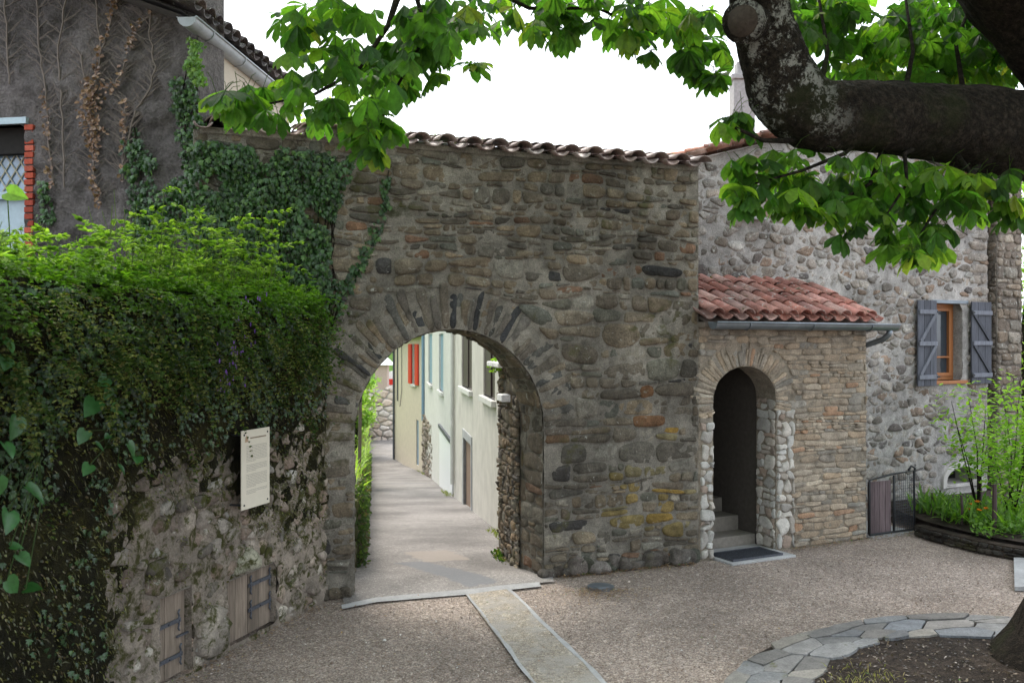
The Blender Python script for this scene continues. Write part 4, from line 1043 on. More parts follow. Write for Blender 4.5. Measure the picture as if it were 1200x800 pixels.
a, b, c, d = hB; hatch(hB, 'wide wooden hatch with two long iron straps, right of the round boulder', 4, [(d - .13, b - .36, b - .02), (c + .19, b - .36, b - .02), ])
# information panel
a, z1 = LF.sz(281.5, 505); b, _ = LF.sz(314, 499); z0 = LF.sz(288, 596)[1]; z1b = LF.sz(313, 499)[1]
a += .02; b += .03; SH = .15; w_ = b - a
# keep the panel upright: height from the photograph
t = thing('information_panel', LF((a + b) / 2, z0, SH), 'cream information panel of brown text fixed on the overgrown wall', 'sign')
PT = Fr(LF(0, 0, SH).xy, LF.d)
a, z1 = PT.sz(282.5, 505); b, _ = PT.sz(315.5, 499); z0 = PT.sz(287, 597)[1]; w_ = b - a
z0p, z1p = z0, z1
m_ = MB(); m_.fbox(PT, a, b, z0, z1, -.004, .004); m_.build('board', M['sign'], t, bevel=.002)
for (x, z) in ((a + .035, z1 - .035), (b - .035, z1 - .035), (a + .035, z0 + .035), (b - .035, z0 + .035)):
    m_ = MB(); m_.tube([PT(x, z, -.13), PT(x, z, .008)], .008, 8); m_.build('screw', M['iron_dark'], t)
m_ = MB(); x = a + w_ * .16; ht = z1 - z0
m_.fbox(PT, a + w_ * .30, b - w_ * .13, z1 - ht * .115, z1 - ht * .098, .0042, .0048)   # heading
m_.build('heading', plain('heading_ink', (.20, .15, .10), .6), t)
m_ = MB(); m_.add([PT(x - .02, z1 - ht * .15, .0046), PT(x + .03, z1 - ht * .15, .0046), PT(x + .025, z1 - ht * .10, .0046), PT(x + .005, z1 - ht * .06, .0046), PT(x - .01, z1 - ht * .09, .0046)], [(0, 1, 2, 3, 4)]); m_.build('emblem', M['logo'], t)
m_ = MB(); z = z1 - ht * .21
for n_ in (11, 5, 9, 3):
    for k in range(n_):
        x = a + w_ * .17; e = b - w_ * (.1 if k < n_ - 1 else .5)
        while x < e:
            wd = U(.008, .03); m_.fbox(PT, x, min(x + wd, e), z, z + ht * .0085, .0042, .0047); x += wd + .006
        z -= ht * .0195
    z -= ht * .025
    m_.build('paragraph', M['ink'], t); m_ = MB()
# ------------------------------------------------------------------ planting bed on the right, its kerb, plants, stakes
cpts = [Gp(1071, 627), Gp(1088, 632), Gp(1105, 636.5), Gp(1150, 648), Gp(1200, 657), Gp(1275, 668)]
kb = thing('bed_kerb', cpts[2], 'low dark stone kerb curving around the planting bed by the house', 'kerb')
m_ = MB(); Q = []
for a, b in zip(cpts, cpts[1:]):
    for k in range(6): Q.append(a.lerp(b, k / 6))
Q.append(cpts[-1]); out = []
for i, p in enumerate(Q):
    t = (Q[min(i + 1, len(Q) - 1)] - Q[max(i - 1, 0)]).normalized(); n = Vector((t.y, -t.x, 0)); n = n if n.y > 0 else -n; out.append((p + Vector((U(-.01, .01), U(-.01, .01), 0)), p + n * .16, n))
for (p, q, n), (p2, q2, n2) in zip(out, out[1:]):
    zt = .13; A_ = [p, p2, p2 + Vector((0, 0, zt)), p + Vector((0, 0, zt)), q + Vector((0, 0, zt)), q2 + Vector((0, 0, zt)), q, q2]
    m_.add(A_, [(0, 1, 2, 3), (3, 2, 5, 4), (4, 5, 7, 6)])
m_.build('mortar', M['soil'], kb)
m_ = MB(); L = [0]
for i in range(1, len(Q)): L.append(L[-1] + (Q[i] - Q[i - 1]).length)
def along(s):
    s = clamp(s, 0, L[-1] - 1e-5); k = 0
    while L[k + 1] < s: k += 1
    return Q[k].lerp(Q[k + 1], (s - L[k]) / (L[k + 1] - L[k])), out[k][2]
def kf(s, z, h): p, n = along(s); return p - n * h + Vector((0, 0, z))
for p in courses(0, L[-1], 0, .125, .05, .08, 1, 3, .01, .2, 71): stone(m_, p, kf, .006, U(.01, .035), pick([(2, (.06, .054, .046)), (1, (.085, .075, .06)), (1, (.045, .04, .035))]))
m_.build('stonework', M['gate_stone'], kb, smooth=True)
m_ = MB(); far = [HF(HF.sz(1030, 0)[0], .2), HF(HW, .2), Vector((9.5, 13.5, .2)), Vector((9.5, 10, .2))]
bedp = [Vector((q.x, q.y, .17)) for p, q, n in out]
c = Vector((6.3, 12.0, .2)); allp = bedp + far[::-1]
for i in range(len(allp)): m_.face([allp[i], allp[(i + 1) % len(allp)], c][::-1])
tag(m_.build('bed_soil', M['soil']), kind='structure')

def qn(v): return v.normalized()
def blade(mb, p, d, side, L, w_, col, droop=.5, n=4):
    p, d, side = Vector(p), qn(Vector(d)), qn(Vector(side)); prof = [.35, .85, 1, .75, .0]; pts = []
    q = p.copy(); dd = d.copy()
    for i in range(n + 1):
        pts += [q - side * w_ * .5 * prof[min(4, round(i * 4 / n))], q + side * w_ * .5 * prof[min(4, round(i * 4 / n))]]
        q = q + dd * L / n; dd = qn(dd + Vector((0, 0, -droop / n)))
    mb.add(pts, [(2 * i, 2 * i + 1, 2 * i + 3, 2 * i + 2) for i in range(n)], col)
def smallleaf(mb, p, d, nrm, L, w_, col):          # folded 4-face leaf
    d, nrm = qn(d), qn(nrm); s_ = d.cross(nrm); s_ = qn(s_) if s_.length > 1e-4 else Vector((1, 0, 0)); nrm = s_.cross(d)
    m1, m2 = p + d * L * .35, p + d * L * .72
    mb.add([p, m1 - s_ * w_ * .5 + nrm * w_ * .12, m1 - nrm * w_ * .06, m1 + s_ * w_ * .5 + nrm * w_ * .12, m2 - s_ * w_ * .42 + nrm * w_ * .08, m2 - nrm * w_ * .05, m2 + s_ * w_ * .42 + nrm * w_ * .08, p + d * L - nrm * w_ * .1],
           [(0, 1, 2), (0, 2, 3), (1, 4, 5, 2), (2, 5, 6, 3), (4, 7, 5), (5, 7, 6)], col)
def ivyleaf(mb, p, tip, nrm, L, col):
    tip, nrm = qn(tip), qn(nrm); s_ = qn(tip.cross(nrm) + Vector((1e-5, 0, 0)))
    o = [(-.15, .12), (-.52, .28), (-.30, .45), (-.38, .72), (-.12, .72), (0, 1.1), (.12, .72), (.38, .72), (.30, .45), (.52, .28), (.15, .12)]
    pts = [p + s_ * x * L + tip * y * L + nrm * (-.22 * abs(x) * L + .05 * L * (y > 1)) for x, y in o] + [p + tip * .45 * L + nrm * .05 * L]
    mb.add(pts, [(i, i + 1, 11) for i in range(10)] + [(10, 0, 11)], col)
def rdir(): 
    while 1:
        v = Vector((U(-1, 1), U(-1, 1), U(-1, 1)))
        if .1 < v.length < 1: return v.normalized()
def inbed(px, d): return Vector(((px - 600) / F * d, d, .19))
G1 = [(3, (.11, .20, .04)), (2, (.08, .16, .035)), (1, (.16, .27, .05))]
strapgroup = 'strap-leaved plants in the planting bed'
for k, (px, d) in enumerate(((1085, 12.2), (1098, 12.0), (1112, 11.9), (1120, 11.5), (1134, 11.6), (1152, 11.2), (1172, 11.1), (1188, 10.9), (1105, 12.5), (1145, 12.0), (1200, 11.4))):
    p0 = inbed(px, d); m_ = MB()
    for j in range(34):
        a = U(0, 6.28); dv = Vector((math.cos(a) * U(.15, .8), math.sin(a) * U(.15, .8), U(.6, 1.2))); p = p0 + Vector((U(-.14, .14), U(-.14, .14), 0))
        blade(m_, p, dv, dv.cross(Vector((0, 0, 1))) + Vector((.01, 0, 0)), U(.18, .4), U(.02, .045), pick(G1), U(.6, 1.8))
    tag(m_.build('leafy_plant', M['herb']), 'green strap-leaved plant growing in the soil bed in front of the pale house', 'plant', strapgroup)
m_ = MB()
for k in range(2600):
    s = U(0, 1) ** .8; px = U(1078, 1215); d = U(10.6, 12.6) if px > 1130 else U(11.3, 12.8)
    if px < 1140 and d < 12.9 - (px - 1070) * .02: continue
    p = inbed(px, d) + Vector((0, 0, U(0, .14))); smallleaf(m_, p, rdir() + Vector((0, 0, .3)), Vector((U(-.5, .5), U(-.5, .5), 1)), U(.03, .08), U(.02, .045), pick(G1))
tag(m_.build('ground_cover', M['herb']), 'low green ground cover spread over the planting bed soil', 'plants', kind='stuff')
for k, (px, py, d) in enumerate(((1139, 591, 11.6), (1145, 588, 11.7), (1148, 598, 11.4), (1136, 597, 11.5), (1155, 596, 11.5))):
    z = H - (py - 400) * d / F; p = Vector(((px - 600) / F * d, d, z))
    t = thing('orange_flower', (p.x, p.y, .18), 'small orange flower standing among the green leaves of the bed', 'flower', 'orange flowers in the planting bed')
    m_ = MB(); m_.tube([(p.x, p.y, .17), (p.x + .01, p.y, z)], .004, 5, col=(.08, .15, .03)); m_.build('stem', M['herb'], t)
    m_ = MB()
    for j in range(9): a = j * .7; smallleaf(m_, p, Vector((math.cos(a), math.sin(a), U(.1, .7))), Vector((0, 0, 1)), .045, .03, (.75, .22, .02))
    m_.build('petals', M['attr'], t)
for k, (px, pt, d, r) in enumerate(((1165, 567, 10.95, .028), (1127, 580, 11.4, .016), (1092, 577, 12.0, .015), (1102, 574, 12.1, .012), (1148, 555, 12.2, .03))):
    p = inbed(px, d); zt = H - (pt - 400) * d / F; m_ = MB(); m_.tube([p - Vector((0, 0, .1)), p.lerp(Vector((p.x, p.y, zt)), .5) + Vector((.006, 0, 0)), (p.x + U(-.01, .01), p.y, zt)], [r, r, r * .9], 8, nzamp=.15, nzs=9)
    tag(m_.build('wooden_stake', M['brownshutter']), ['thick dark wooden stake at the front of the planting bed', 'thin dark stake left of the orange flowers', 'thin dark stake nearest the side gate', 'slim dark stake between two others near the vent', 'dark post standing in front of the white vent arch'][k], 'stake', 'stakes in the planting bed')

def foliage(mb, c, rad, n, L, pal, sq=.8, core=.35, clump=5, wd=.5, droop=-.2):
    cl = [(c + Vector((v.x * rad[0], v.y * rad[1], v.z * rad[2])) * U(core, 1)) for v in (rdir() for _ in range(clump * 6))]
    cc = [pick(pal, .25) for _ in cl]
    for k in range(n):
        i = rng.randrange(len(cl)); v = rdir(); s_ = min(rad) * .32
        p = cl[i] + v * s_ * U(.1, 1)
        smallleaf(mb, p, rdir() + Vector((0, 0, droop)), Vector((U(-.6, .6), U(-.6, .6), 1)), L * U(.7, 1.3), L * wd * U(.8, 1.2), cc[i])
BR = [(3, (.22, .36, .05)), (2, (.28, .42, .07)), (1, (.15, .27, .04))]
def stemmed(name, base, tips, label, cat, pal, nl, L, group=None, r0=.02, spread=.25, mat='herb', tiers=None):
    t = thing(name, base, label, cat, group); m_ = MB(); ml = MB(); base = Vector(base)
    for tip in tips:
        tip = Vector(tip); mid = base.lerp(tip, .5) + Vector((U(-.08, .08), U(-.08, .08), .05)); m_.tube([base, mid, tip], [r0, r0 * .6, r0 * .25], 6)
        for k in range(nl):
            f = U(.4, 1.08); p = base.lerp(tip, f) + Vector((U(-1, 1), U(-1, 1), U(-.6, .6))) * spread * (.4 + .6 * f)
            smallleaf(ml, p, Vector((U(-1, 1), U(-1, 1), U(-.5, .2))), Vector((U(-.3, .3), U(-.3, .3), 1)), L * U(.6, 1.3), L * .5, pick(pal, .2))
    m_.build('stems', M['bark'], t, smooth=True); ml.build('leaves', M[mat], t)
    return t
def pp3(px, py, d): return Vector(((px - 600) / F * d, d, H - (py - 400) * d / F))
stemmed('young_maple', inbed(1146, 12.1), [pp3(1115, 470, 12.0), pp3(1135, 465, 12.2), pp3(1155, 480, 12.0), pp3(1122, 500, 11.9), pp3(1160, 510, 12.2)], 'slender young tree with pale green leaves before the house vent', 'tree', BR, 120, .085, r0=.012)
stemmed('green_shrub', inbed(1185, 11.4), [pp3(1175, 460, 11.5), pp3(1195, 455, 11.4), pp3(1210, 470, 11.2), pp3(1178, 505, 11.5), pp3(1200, 520, 11.2), pp3(1190, 550, 11.2), pp3(1165, 530, 11.6), pp3(1215, 500, 11)], 'bright green shrub at the far right edge of the planting bed', 'shrub', BR, 170, .085, r0=.010, spread=.3)
t = thing('garden_tree', (8.9, 16.5, 0), 'sunlit leafy tree seen past the stone pillar at the right edge', 'tree')
m_ = MB(); m_.tube([(8.9, 16.5, -.1), (8.95, 16.4, 2), (9.2, 16.6, 4)], [.14, .11, .06], 8); m_.build('trunk', M['bark'], t, smooth=True)
m_ = MB(); foliage(m_, Vector((9.3, 16.5, 3.2)), (1.7, 1.4, 2.6), 5200, .1, BR, clump=10, core=.2); m_.build('crown', M['herb'], t)

# side gate between the porch and the bed
g0, g1 = PF.sz(1019, 0)[0], PF.sz(1071, 0)[0]; gt = PF.sz(1045, 560)[1]; gt1 = PF.sz(1071, 556)[1]; gb = .03
gm = g0 + (g1 - g0) * .54
t = thing('side_gate', PF((g0 + g1) / 2, 0), 'low dark gate, half planks and half wire mesh, beside the porch', 'gate')
m_ = MB()
for k in range(4):
    wv = (gm - g0 - .03) / 4; kk = U(.8, 1.3); m_.fbox(PF, g0 + .02 + k * wv, g0 + .02 + (k + 1) * wv - .006, gb, gt - .03, -.05, -.03, (kk, kk, kk * 1.05))
m_.build('planks', wood_mat('purple_grey_wood', (.12, .09, .09)), t, bevel=.003)
m_ = MB()
for P in ([(g0, gb), (g0, gt), ((g0 + g1) / 2, gt + .05), (g1, gt + .07), (g1 + .01, gb - .02)], [(gm, gb), (gm, gt + .03)], [(g0, gb), (g1, gb)], [(g1, gt + .0), (g1 + .02, gt + .1), (g1 - .05, gt + .13), (g1 - .1, gt + .08)]): m_.tube([PF(x, z, 0) for x, z in P], .014, 6)
m_.build('frame', M['iron_dark'], t, smooth=True)
m_ = MB(); k = 0
while k * .035 < (g1 - gm): x = gm + k * .035; m_.tube([PF(x, gb, 0), PF(x, gt + .04, 0)], .0022, 4, cap=False); k += 1
k = 0
while k * .035 < gt - gb: z = gb + k * .035; m_.tube([PF(gm, z, 0), PF(g1, z, 0)], .0022, 4, cap=False); k += 1
m_.build('mesh_panel', M['iron'], t)
m_ = MB(); m_.fbox(PF, g0 + .0, g1, -.05, .01, -.9, .06); tag(m_.build('gate_threshold', M['concrete']), 'worn stone sill under the low side gate', 'sill')

# ------------------------------------------------------------------ drain cover, pale slab, pebbles and litter
t_ = Gp(704, 687.5); m_ = MB(); m_.tube([(t_.x, t_.y, -.02), (t_.x, t_.y, .012)], [.13, .13], 24); m_.tube([(t_.x, t_.y, -.02), (t_.x, t_.y, .017)], [.09, .085], 24)
tag(m_.build('drain_cover', M['zinc']), 'small round grey drain cover sunk in gravel near the gateway', 'drain')
m_ = MB(); a = Gp(1189, 690); q = [Gp(1189, 692), Gp(1188, 657), Gp(1260, 657), Gp(1275, 692)]; m_.add([v + Vector((0, 0, .04)) for v in q] + [v for v in q], [(0, 1, 2, 3)[::-1]] + [(i, i + 4, (i + 1) % 4 + 4, (i + 1) % 4) for i in range(4)]); tag(m_.build('stone_slab', M['concrete']), 'pale flat slab on the gravel at the right edge', 'slab')
m_ = MB()
def onground(): 
    while 1:
        y = U(4.6, 11.6); x = U(-.62, .62) * y
        if x < -3.33 + .302 * (y - 3.6) + .05: continue
        if y > gate_y(x, -.08) and x < 2.1: continue
        if x >= 2.1 and y > 10.29 + (x - 2.04) * .521 - .08 and x < 4.4: continue
        if x > 4.4 and y > 11.2 - (x - 4.9) * 1.6: continue
        return x, y
GP = [(3, (.33, .26, .21)), (3, (.25, .19, .155)), (2, (.42, .36, .31)), (1, (.17, .13, .11)), (.4, (.6, .57, .53))]
for k in range(16000):
    x, y = onground(); r = .0045 + .006 * rng.random() ** 2.2
    if rng.random() < .004: r = U(.012, .02)
    a = U(0, 6.28); c = pick(GP); dx, dy = math.cos(a) * r, math.sin(a) * r; e = U(.6, .9)
    m_.add([(x + dx, y + dy, 0), (x - dy * e, y + dx * e, 0), (x - dx, y - dy, 0), (x + dy * e, y - dx * e, 0), (x + dx * .4, y + dy * .4, r * .9), (x - dx * .45, y - dy * .3, r * .8)], [(0, 1, 4), (1, 5, 4), (1, 2, 5), (2, 3, 5), (3, 4, 5), (3, 0, 4)], c)
tag(m_.build('pebbles', M['porch_stone']), 'loose pebbles scattered over the gravel yard', 'pebbles', kind='stuff')
m_ = MB()
for k in range(2400):
    q = rng.random()
    if q < .2: x, y = Gp(704 + rng.gauss(0, 28), 690 + abs(rng.gauss(0, 7))).xy
    elif q < .45: s = U(2.3, 3.95); p = GF(s, 0, abs(rng.gauss(0, .10)) + .06); x, y = p.x, p.y
    elif q < .62: s = U(1.3, 3.4); p = PF(s, 0, abs(rng.gauss(0, .08)) + .03); x, y = p.x, p.y
    elif q < .85: s = U(.3, 5.2); p = LF(s, 0, abs(rng.gauss(0, .12)) + .03); x, y = p.x, p.y
    else: x, y = onground()
    smallleaf(m_, Vector((x, y, .01)), Vector((U(-1, 1), U(-1, 1), U(0, .2))), Vector((0, 0, 1)), U(.012, .03), U(.008, .016), pick([(2, (.20, .11, .05)), (1, (.30, .2, .1)), (1, (.12, .07, .04)), (.3, (.1, .16, .04))]))
tag(m_.build('leaf_litter', M['ivy']), 'brown leaf litter strewn along the walls and drain', 'litter', kind='stuff')

# ------------------------------------------------------------------ slab-edged tree bed and the horse chestnut
opx = [(815, 850), (850, 800), (880, 770), (910, 755), (933, 745), (990, 733), (1040, 725), (1085, 722), (1133, 722), (1190, 726), (1250, 733), (1330, 745)]
ipx = [(935, 850), (953, 803), (977, 781), (995, 770), (1013, 760), (1040, 754), (1063, 750), (1085, 748), (1103, 748), (1183, 751), (1240, 757), (1310, 765)]
OO = [Gp(*p) for p in opx]; II = [Gp(*p) for p in ipx]; LL = [0]
for i in range(1, len(OO)): LL.append(LL[-1] + ((OO[i] + II[i]) / 2 - (OO[i - 1] + II[i - 1]) / 2).length)
def band(s, v, h=0):
    s = clamp(s, 0, LL[-1] - 1e-5); k = 0
    while LL[k + 1] < s: k += 1
    t = (s - LL[k]) / (LL[k + 1] - LL[k]); o_, i_ = OO[k].lerp(OO[k + 1], t), II[k].lerp(II[k + 1], t); p = i_.lerp(o_, v / .5)
    return Vector((p.x, p.y, h))
sl = thing('slab_edging', band(2, .25), 'curved edging of flat grey slate slabs around the tree bed', 'edging')
m_ = MB()
for p in voronoi(0, LL[-1], 0, .5, .34, .17, 77, .48):
    zt = .022 + U(0, .016); c = pick([(2, (.25, .245, .24)), (2, (.19, .188, .185)), (1, (.29, .27, .24)), (1, (.22, .225, .235))]); x, y = cen(p); q = []
    for i in range(len(p)):
        a_, b_ = p[i], p[(i + 1) % len(p)]
        for t in (0.08, .5, .92): X, Y = a_[0] + (b_[0] - a_[0]) * t + U(-.008, .008), a_[1] + (b_[1] - a_[1]) * t + U(-.008, .008); f = .965; q.append((x + (X - x) * f, y + (Y - y) * f))
    n = len(q); tx, ty = U(-.02, .02), U(-.02, .02); top = [band(X, Y, zt + (X - x) * tx + (Y - y) * ty) for X, Y in q]; lo = [band(x + (X - x) * 1.015, y + (Y - y) * 1.015, -.01) for X, Y in q]
    m_.add(top + lo, [tuple(range(n))] + [(i, n + i, n + (i + 1) % n, (i + 1) % n) for i in range(n)], c)
m_.build('slabs', M['slate'], sl)
m_ = MB()
for a, b in zip(range(60), range(1, 61)):
    s0, s1 = LL[-1] * a / 60, LL[-1] * b / 60; m_.face([band(s0, -.01, .012), band(s1, -.01, .012), band(s1, .49, .014), band(s0, .49, .014)])
m_.build('bedding', M['soil'], sl)
m_ = MB(); c = Vector((4.2, 6.0, .03))
for a, b in zip(range(60), range(1, 61)):
    s0, s1 = LL[-1] * a / 60, LL[-1] * b / 60; m_.face([band(s0, 0.01, .011), c, band(s1, 0.01, .011)])
tag(m_.build('bed_soil', M['soil']), kind='structure')
m_ = MB()
for k in range(2600):
    x, y = U(1.6, 4.6), U(5.4, 7.8); p = Vector((x, y, 0)); px = 600 + F * x / y; py = 400 + F * H / y
    if py > 800 + 40 or py < 752: continue
    if not inpoly(px, py, ipx + [(1400, 900), (900, 900)]): continue
    smallleaf(m_, Vector((x, y, .02 + U(0, .015))), Vector((U(-1, 1), U(-1, 1), U(-.1, .5))), Vector((U(-.3, .3), U(-.3, .3), 1)), U(.015, .04), U(.01, .02), pick([(4, (.07, .05, .035)), (1, (.14, .10, .065)), (2, (.04, .03, .022)), (.3, (.26, .21, .15)), (.06, (.08, .2, .03))]))
tag(m_.build('leaf_litter', M['ivy']), 'dark leaf mould and twigs on the tree bed soil', 'litter', kind='stuff')
m_ = MB()
for k in range(160):
    p = Gp(rng.gauss(1010, 24), 800 + rng.gauss(0, 10)); blade(m_, p + Vector((0, 0, .01)), Vector((U(-.6, .6), U(-.6, .6), .8)), Vector((U(-1, 1), U(-1, 1), 0)), U(.03, .08), .006, pick([(2, (.30, .25, .13)), (1, (.2, .2, .08))]), 1.2)
tag(m_.build('dry_grass', M['herb']), 'tuft of dry yellow grass at the front of the tree bed', 'grass', kind='stuff')

tree = thing('horse_chestnut', (4.52, 7.0, 0), 'large horse chestnut tree reaching over the yard from the right', 'tree')
m_ = MB(); m_.tube([(4.52, 7.0, -.15), (4.52, 7, .03), (4.52, 7, .18), (4.52, 7.0, .45), (4.5, 7, 1.0), (4.48, 7, 2.0), (4.48, 7, 3.0), (4.52, 7, 3.9), (4.5, 7, 5.2), (4.6, 7.1, 7)], [.95, .86, .70, .60, .53, .49, .50, .55, .42, .3], 40, nzamp=.10, nzs=3.2)
m_.build('trunk', M['bark'], tree, smooth=True)
m_ = MB()
bp = [pp3(1330, 175, 6.9), pp3(1260, 172, 6.8), pp3(1200, 160, 6.6), pp3(1150, 152, 6.45), pp3(1100, 144, 6.3), pp3(1050, 139, 6.15), pp3(1000, 137, 6.0), pp3(960, 135, 5.92), pp3(932, 122, 5.88), pp3(914, 92, 5.85), pp3(903, 58, 5.8), pp3(893, 22, 5.75), pp3(884, -25, 5.7), pp3(880, -90, 5.6), pp3(905, -200, 5.5)]
br_r = [.34, .33, .30, .275, .25, .23, .215, .22, .225, .215, .19, .175, .17, .17, .15]
def rough_limb(m_, P, Rr, sub=7, n=56, a=1.0):
    PP, RR = [], []
    for i in range(len(P) - 1):
        p0, p1, p2, p3 = P[max(i - 1, 0)], P[i], P[i + 1], P[min(i + 2, len(P) - 1)]
        for k in range(sub):
            t = k / sub; PP.append(.5 * ((2 * p1) + (p2 - p0) * t + (2 * p0 - 5 * p1 + 4 * p2 - p3) * t * t + (3 * p1 - p0 - 3 * p2 + p3) * t ** 3)); RR.append(Rr[i] + (Rr[i + 1] - Rr[i]) * t)
    b0 = len(m_.v); m_.tube(PP, RR, n)
    for i in range(b0, len(m_.v)):
        v = Vector(m_.v[i]); k = (i - b0) // n; k = min(k, len(PP) - 1); d = v - PP[k]; L_ = d.length
        if L_ < 1e-4: continue
        f = .11 * nz(v.x * 3.2, v.y * 3.2, v.z * 3.2) + .05 * nz(v.x * 9, v.y * 9, v.z * 9) + .045 * (1 - abs(nz(v.x * 13 + 5, v.y * 22, v.z * 22)) * 3) * .7 + .03 * nz(v.x * 40, v.y * 40, v.z * 40)
        m_.v[i] = tuple(PP[k] + d * (1 + f * a))
rough_limb(m_, bp, br_r)
br = m_.build('branch', M['bark_lichen'], tree, smooth=True)
m_ = MB(); c0 = pp3(889, 30, 5.72); c1 = pp3(871, 25, 5.50); m_.tube([c0, c0.lerp(c1, .6), c1], [.10, .115, .125], 20, nzamp=.08, nzs=6); m_.build('cut_stub', M['bark_lichen'], br, smooth=True)
m_ = MB(); ax = (c1 - c0).normalized(); m_.tube([c1 - ax * .01, c1 + ax * .012], [.095, .09], 20, nzamp=.06, nzs=6); m_.build('cut_face', M['cutwood'], br, smooth=True)
m_ = MB(); rough_limb(m_, [pp3(1340, 150, 6.9), pp3(1262, 56, 6.6), pp3(1178, -46, 6.3), pp3(1090, -160, 6.0), pp3(980, -330, 5.4)], [.42, .40, .37, .30, .2], 9, 40); m_.build('branch', M['bark'], tree, smooth=True)
m_ = MB(); m_.tube([(4.52, 7, 4.5), (3.2, 5.5, 6.2), (1.5, 4.2, 7.0), (-1, 3.6, 7.2)], [.3, .22, .15, .07], 12, nzamp=.1); m_.build('branch', M['bark'], tree, smooth=True)
m_ = MB(); m_.tube([(3.0, 5.6, 6.3), (1.4, 6.3, 6.2), (-.4, 6.3, 5.8), pp3(478, -40, 6.0), pp3(455, 30, 5.8), pp3(420, 82, 5.7), pp3(370, 110, 5.6), pp3(300, 125, 5.5)], [.16, .10, .06, .03, .018, .013, .009, .005], 8, nzamp=.1)
m_.tube([pp3(478, -40, 6.0), pp3(500, 40, 5.9), pp3(455, 120, 5.7), pp3(440, 165, 5.7)], [.02, .012, .009, .006], 6)
m_.tube([(-.4, 6.3, 5.8), pp3(560, -20, 6.0), pp3(620, 10, 6.0), pp3(700, 10, 6.0), pp3(770, 40, 6.1)], [.03, .02, .014, .01, .006], 6)
for P in ([(1090, 165, 6.3), (1060, 180, 6.0), (1063, 215, 5.9), (1040, 250, 5.8)], [(1010, 160, 6), (990, 180, 5.9), (940, 200, 5.8), (885, 215, 5.7)], [(1150, 190, 6.4), (1130, 215, 6.1), (1100, 240, 6), (1072, 285, 5.9)], [(1120, 180, 6.2), (1150, 220, 6.1), (1180, 235, 6)], [(1035, 175, 6.1), (1020, 215, 6), (985, 235, 5.9), (950, 240, 5.9)], [(930, 165, 5.8), (895, 165, 5.7), (862, 150, 5.6)], [(960, 110, 5.9), (970, 60, 6.3), (960, 0, 6.5)], [(1060, 110, 6.2), (1070, 60, 6.5), (1060, -10, 6.8)], [(1130, 115, 6.4), (1120, 50, 6.9), (1140, 0, 7)]):
    m_.tube([pp3(*p) for p in P], [.02, .014, .010, .006][:len(P)], 6, nzamp=.1)
m_.build('twigs', M['bark'], tree, smooth=True)
def leaflet(mb, p, d, nrm, L, w_, col, droop):
    d = qn(d); s_ = qn(d.cross(nrm)); prof = [.10, .36, .70, .97, 1.0, .12]; pts = []; q = p.copy(); dd = d.copy()
    for i in range(6):
        nn = qn(s_.cross(dd)); wv = w_ * .5 * prof[i]; wob = nn * U(-.03, .03) * w_
        pts += [q - s_ * wv + nn * wv * .30 + wob, q, q + s_ * wv + nn * wv * .30 - wob]
        q = q + dd * L / 5; dd = qn(dd + Vector((0, 0, -droop / 5)))
    mb.add(pts, [f for i in range(5) for f in ((3 * i, 3 * i + 1, 3 * i + 4, 3 * i + 3), (3 * i + 1, 3 * i + 2, 3 * i + 5, 3 * i + 4))], col)
LPL = [(4, (.045, .110, .020)), (3, (.065, .145, .024)), (2.5, (.030, .075, .018)), (1.5, (.11, .20, .03)), (.4, (.16, .22, .04))]
def palmate(mb, p, size, n=None, pal=LPL):
    n = n or rng.choice([5, 5, 6, 7]); a0 = U(0, 6.28); tilt = U(-.1, .9); f = Vector((math.cos(a0), math.sin(a0), -tilt)); f.normalize()
    up = Vector((U(-.5, .5), U(-.5, .5), 1)); s_ = qn(f.cross(up)); nrm = qn(s_.cross(f)); c = pick(pal, .2); dr_ = U(.15, 1.25)
    st = p - f * size * .6 + Vector((0, 0, size * .25)); mb.tube([st, st.lerp(p, .5) + Vector((0, 0, .02)), p], .0022, 3, col=(.05, .08, .025), cap=False)
    for k in range(n):
        a = (k - (n - 1) / 2) / (n - 1) * 2 * U(1.9, 2.15); d = f * math.cos(a) + s_ * math.sin(a); L = size * (.62 + .38 * math.cos(a * .5)) * U(.9, 1.08)
        d = d + Vector((0, 0, -dr_ * U(.85, 1.15)))
        leaflet(mb, p, d, nrm, L, L * U(.36, .45), tuple(v * U(.9, 1.1) for v in c), U(.3, .9))
m_ = MB()
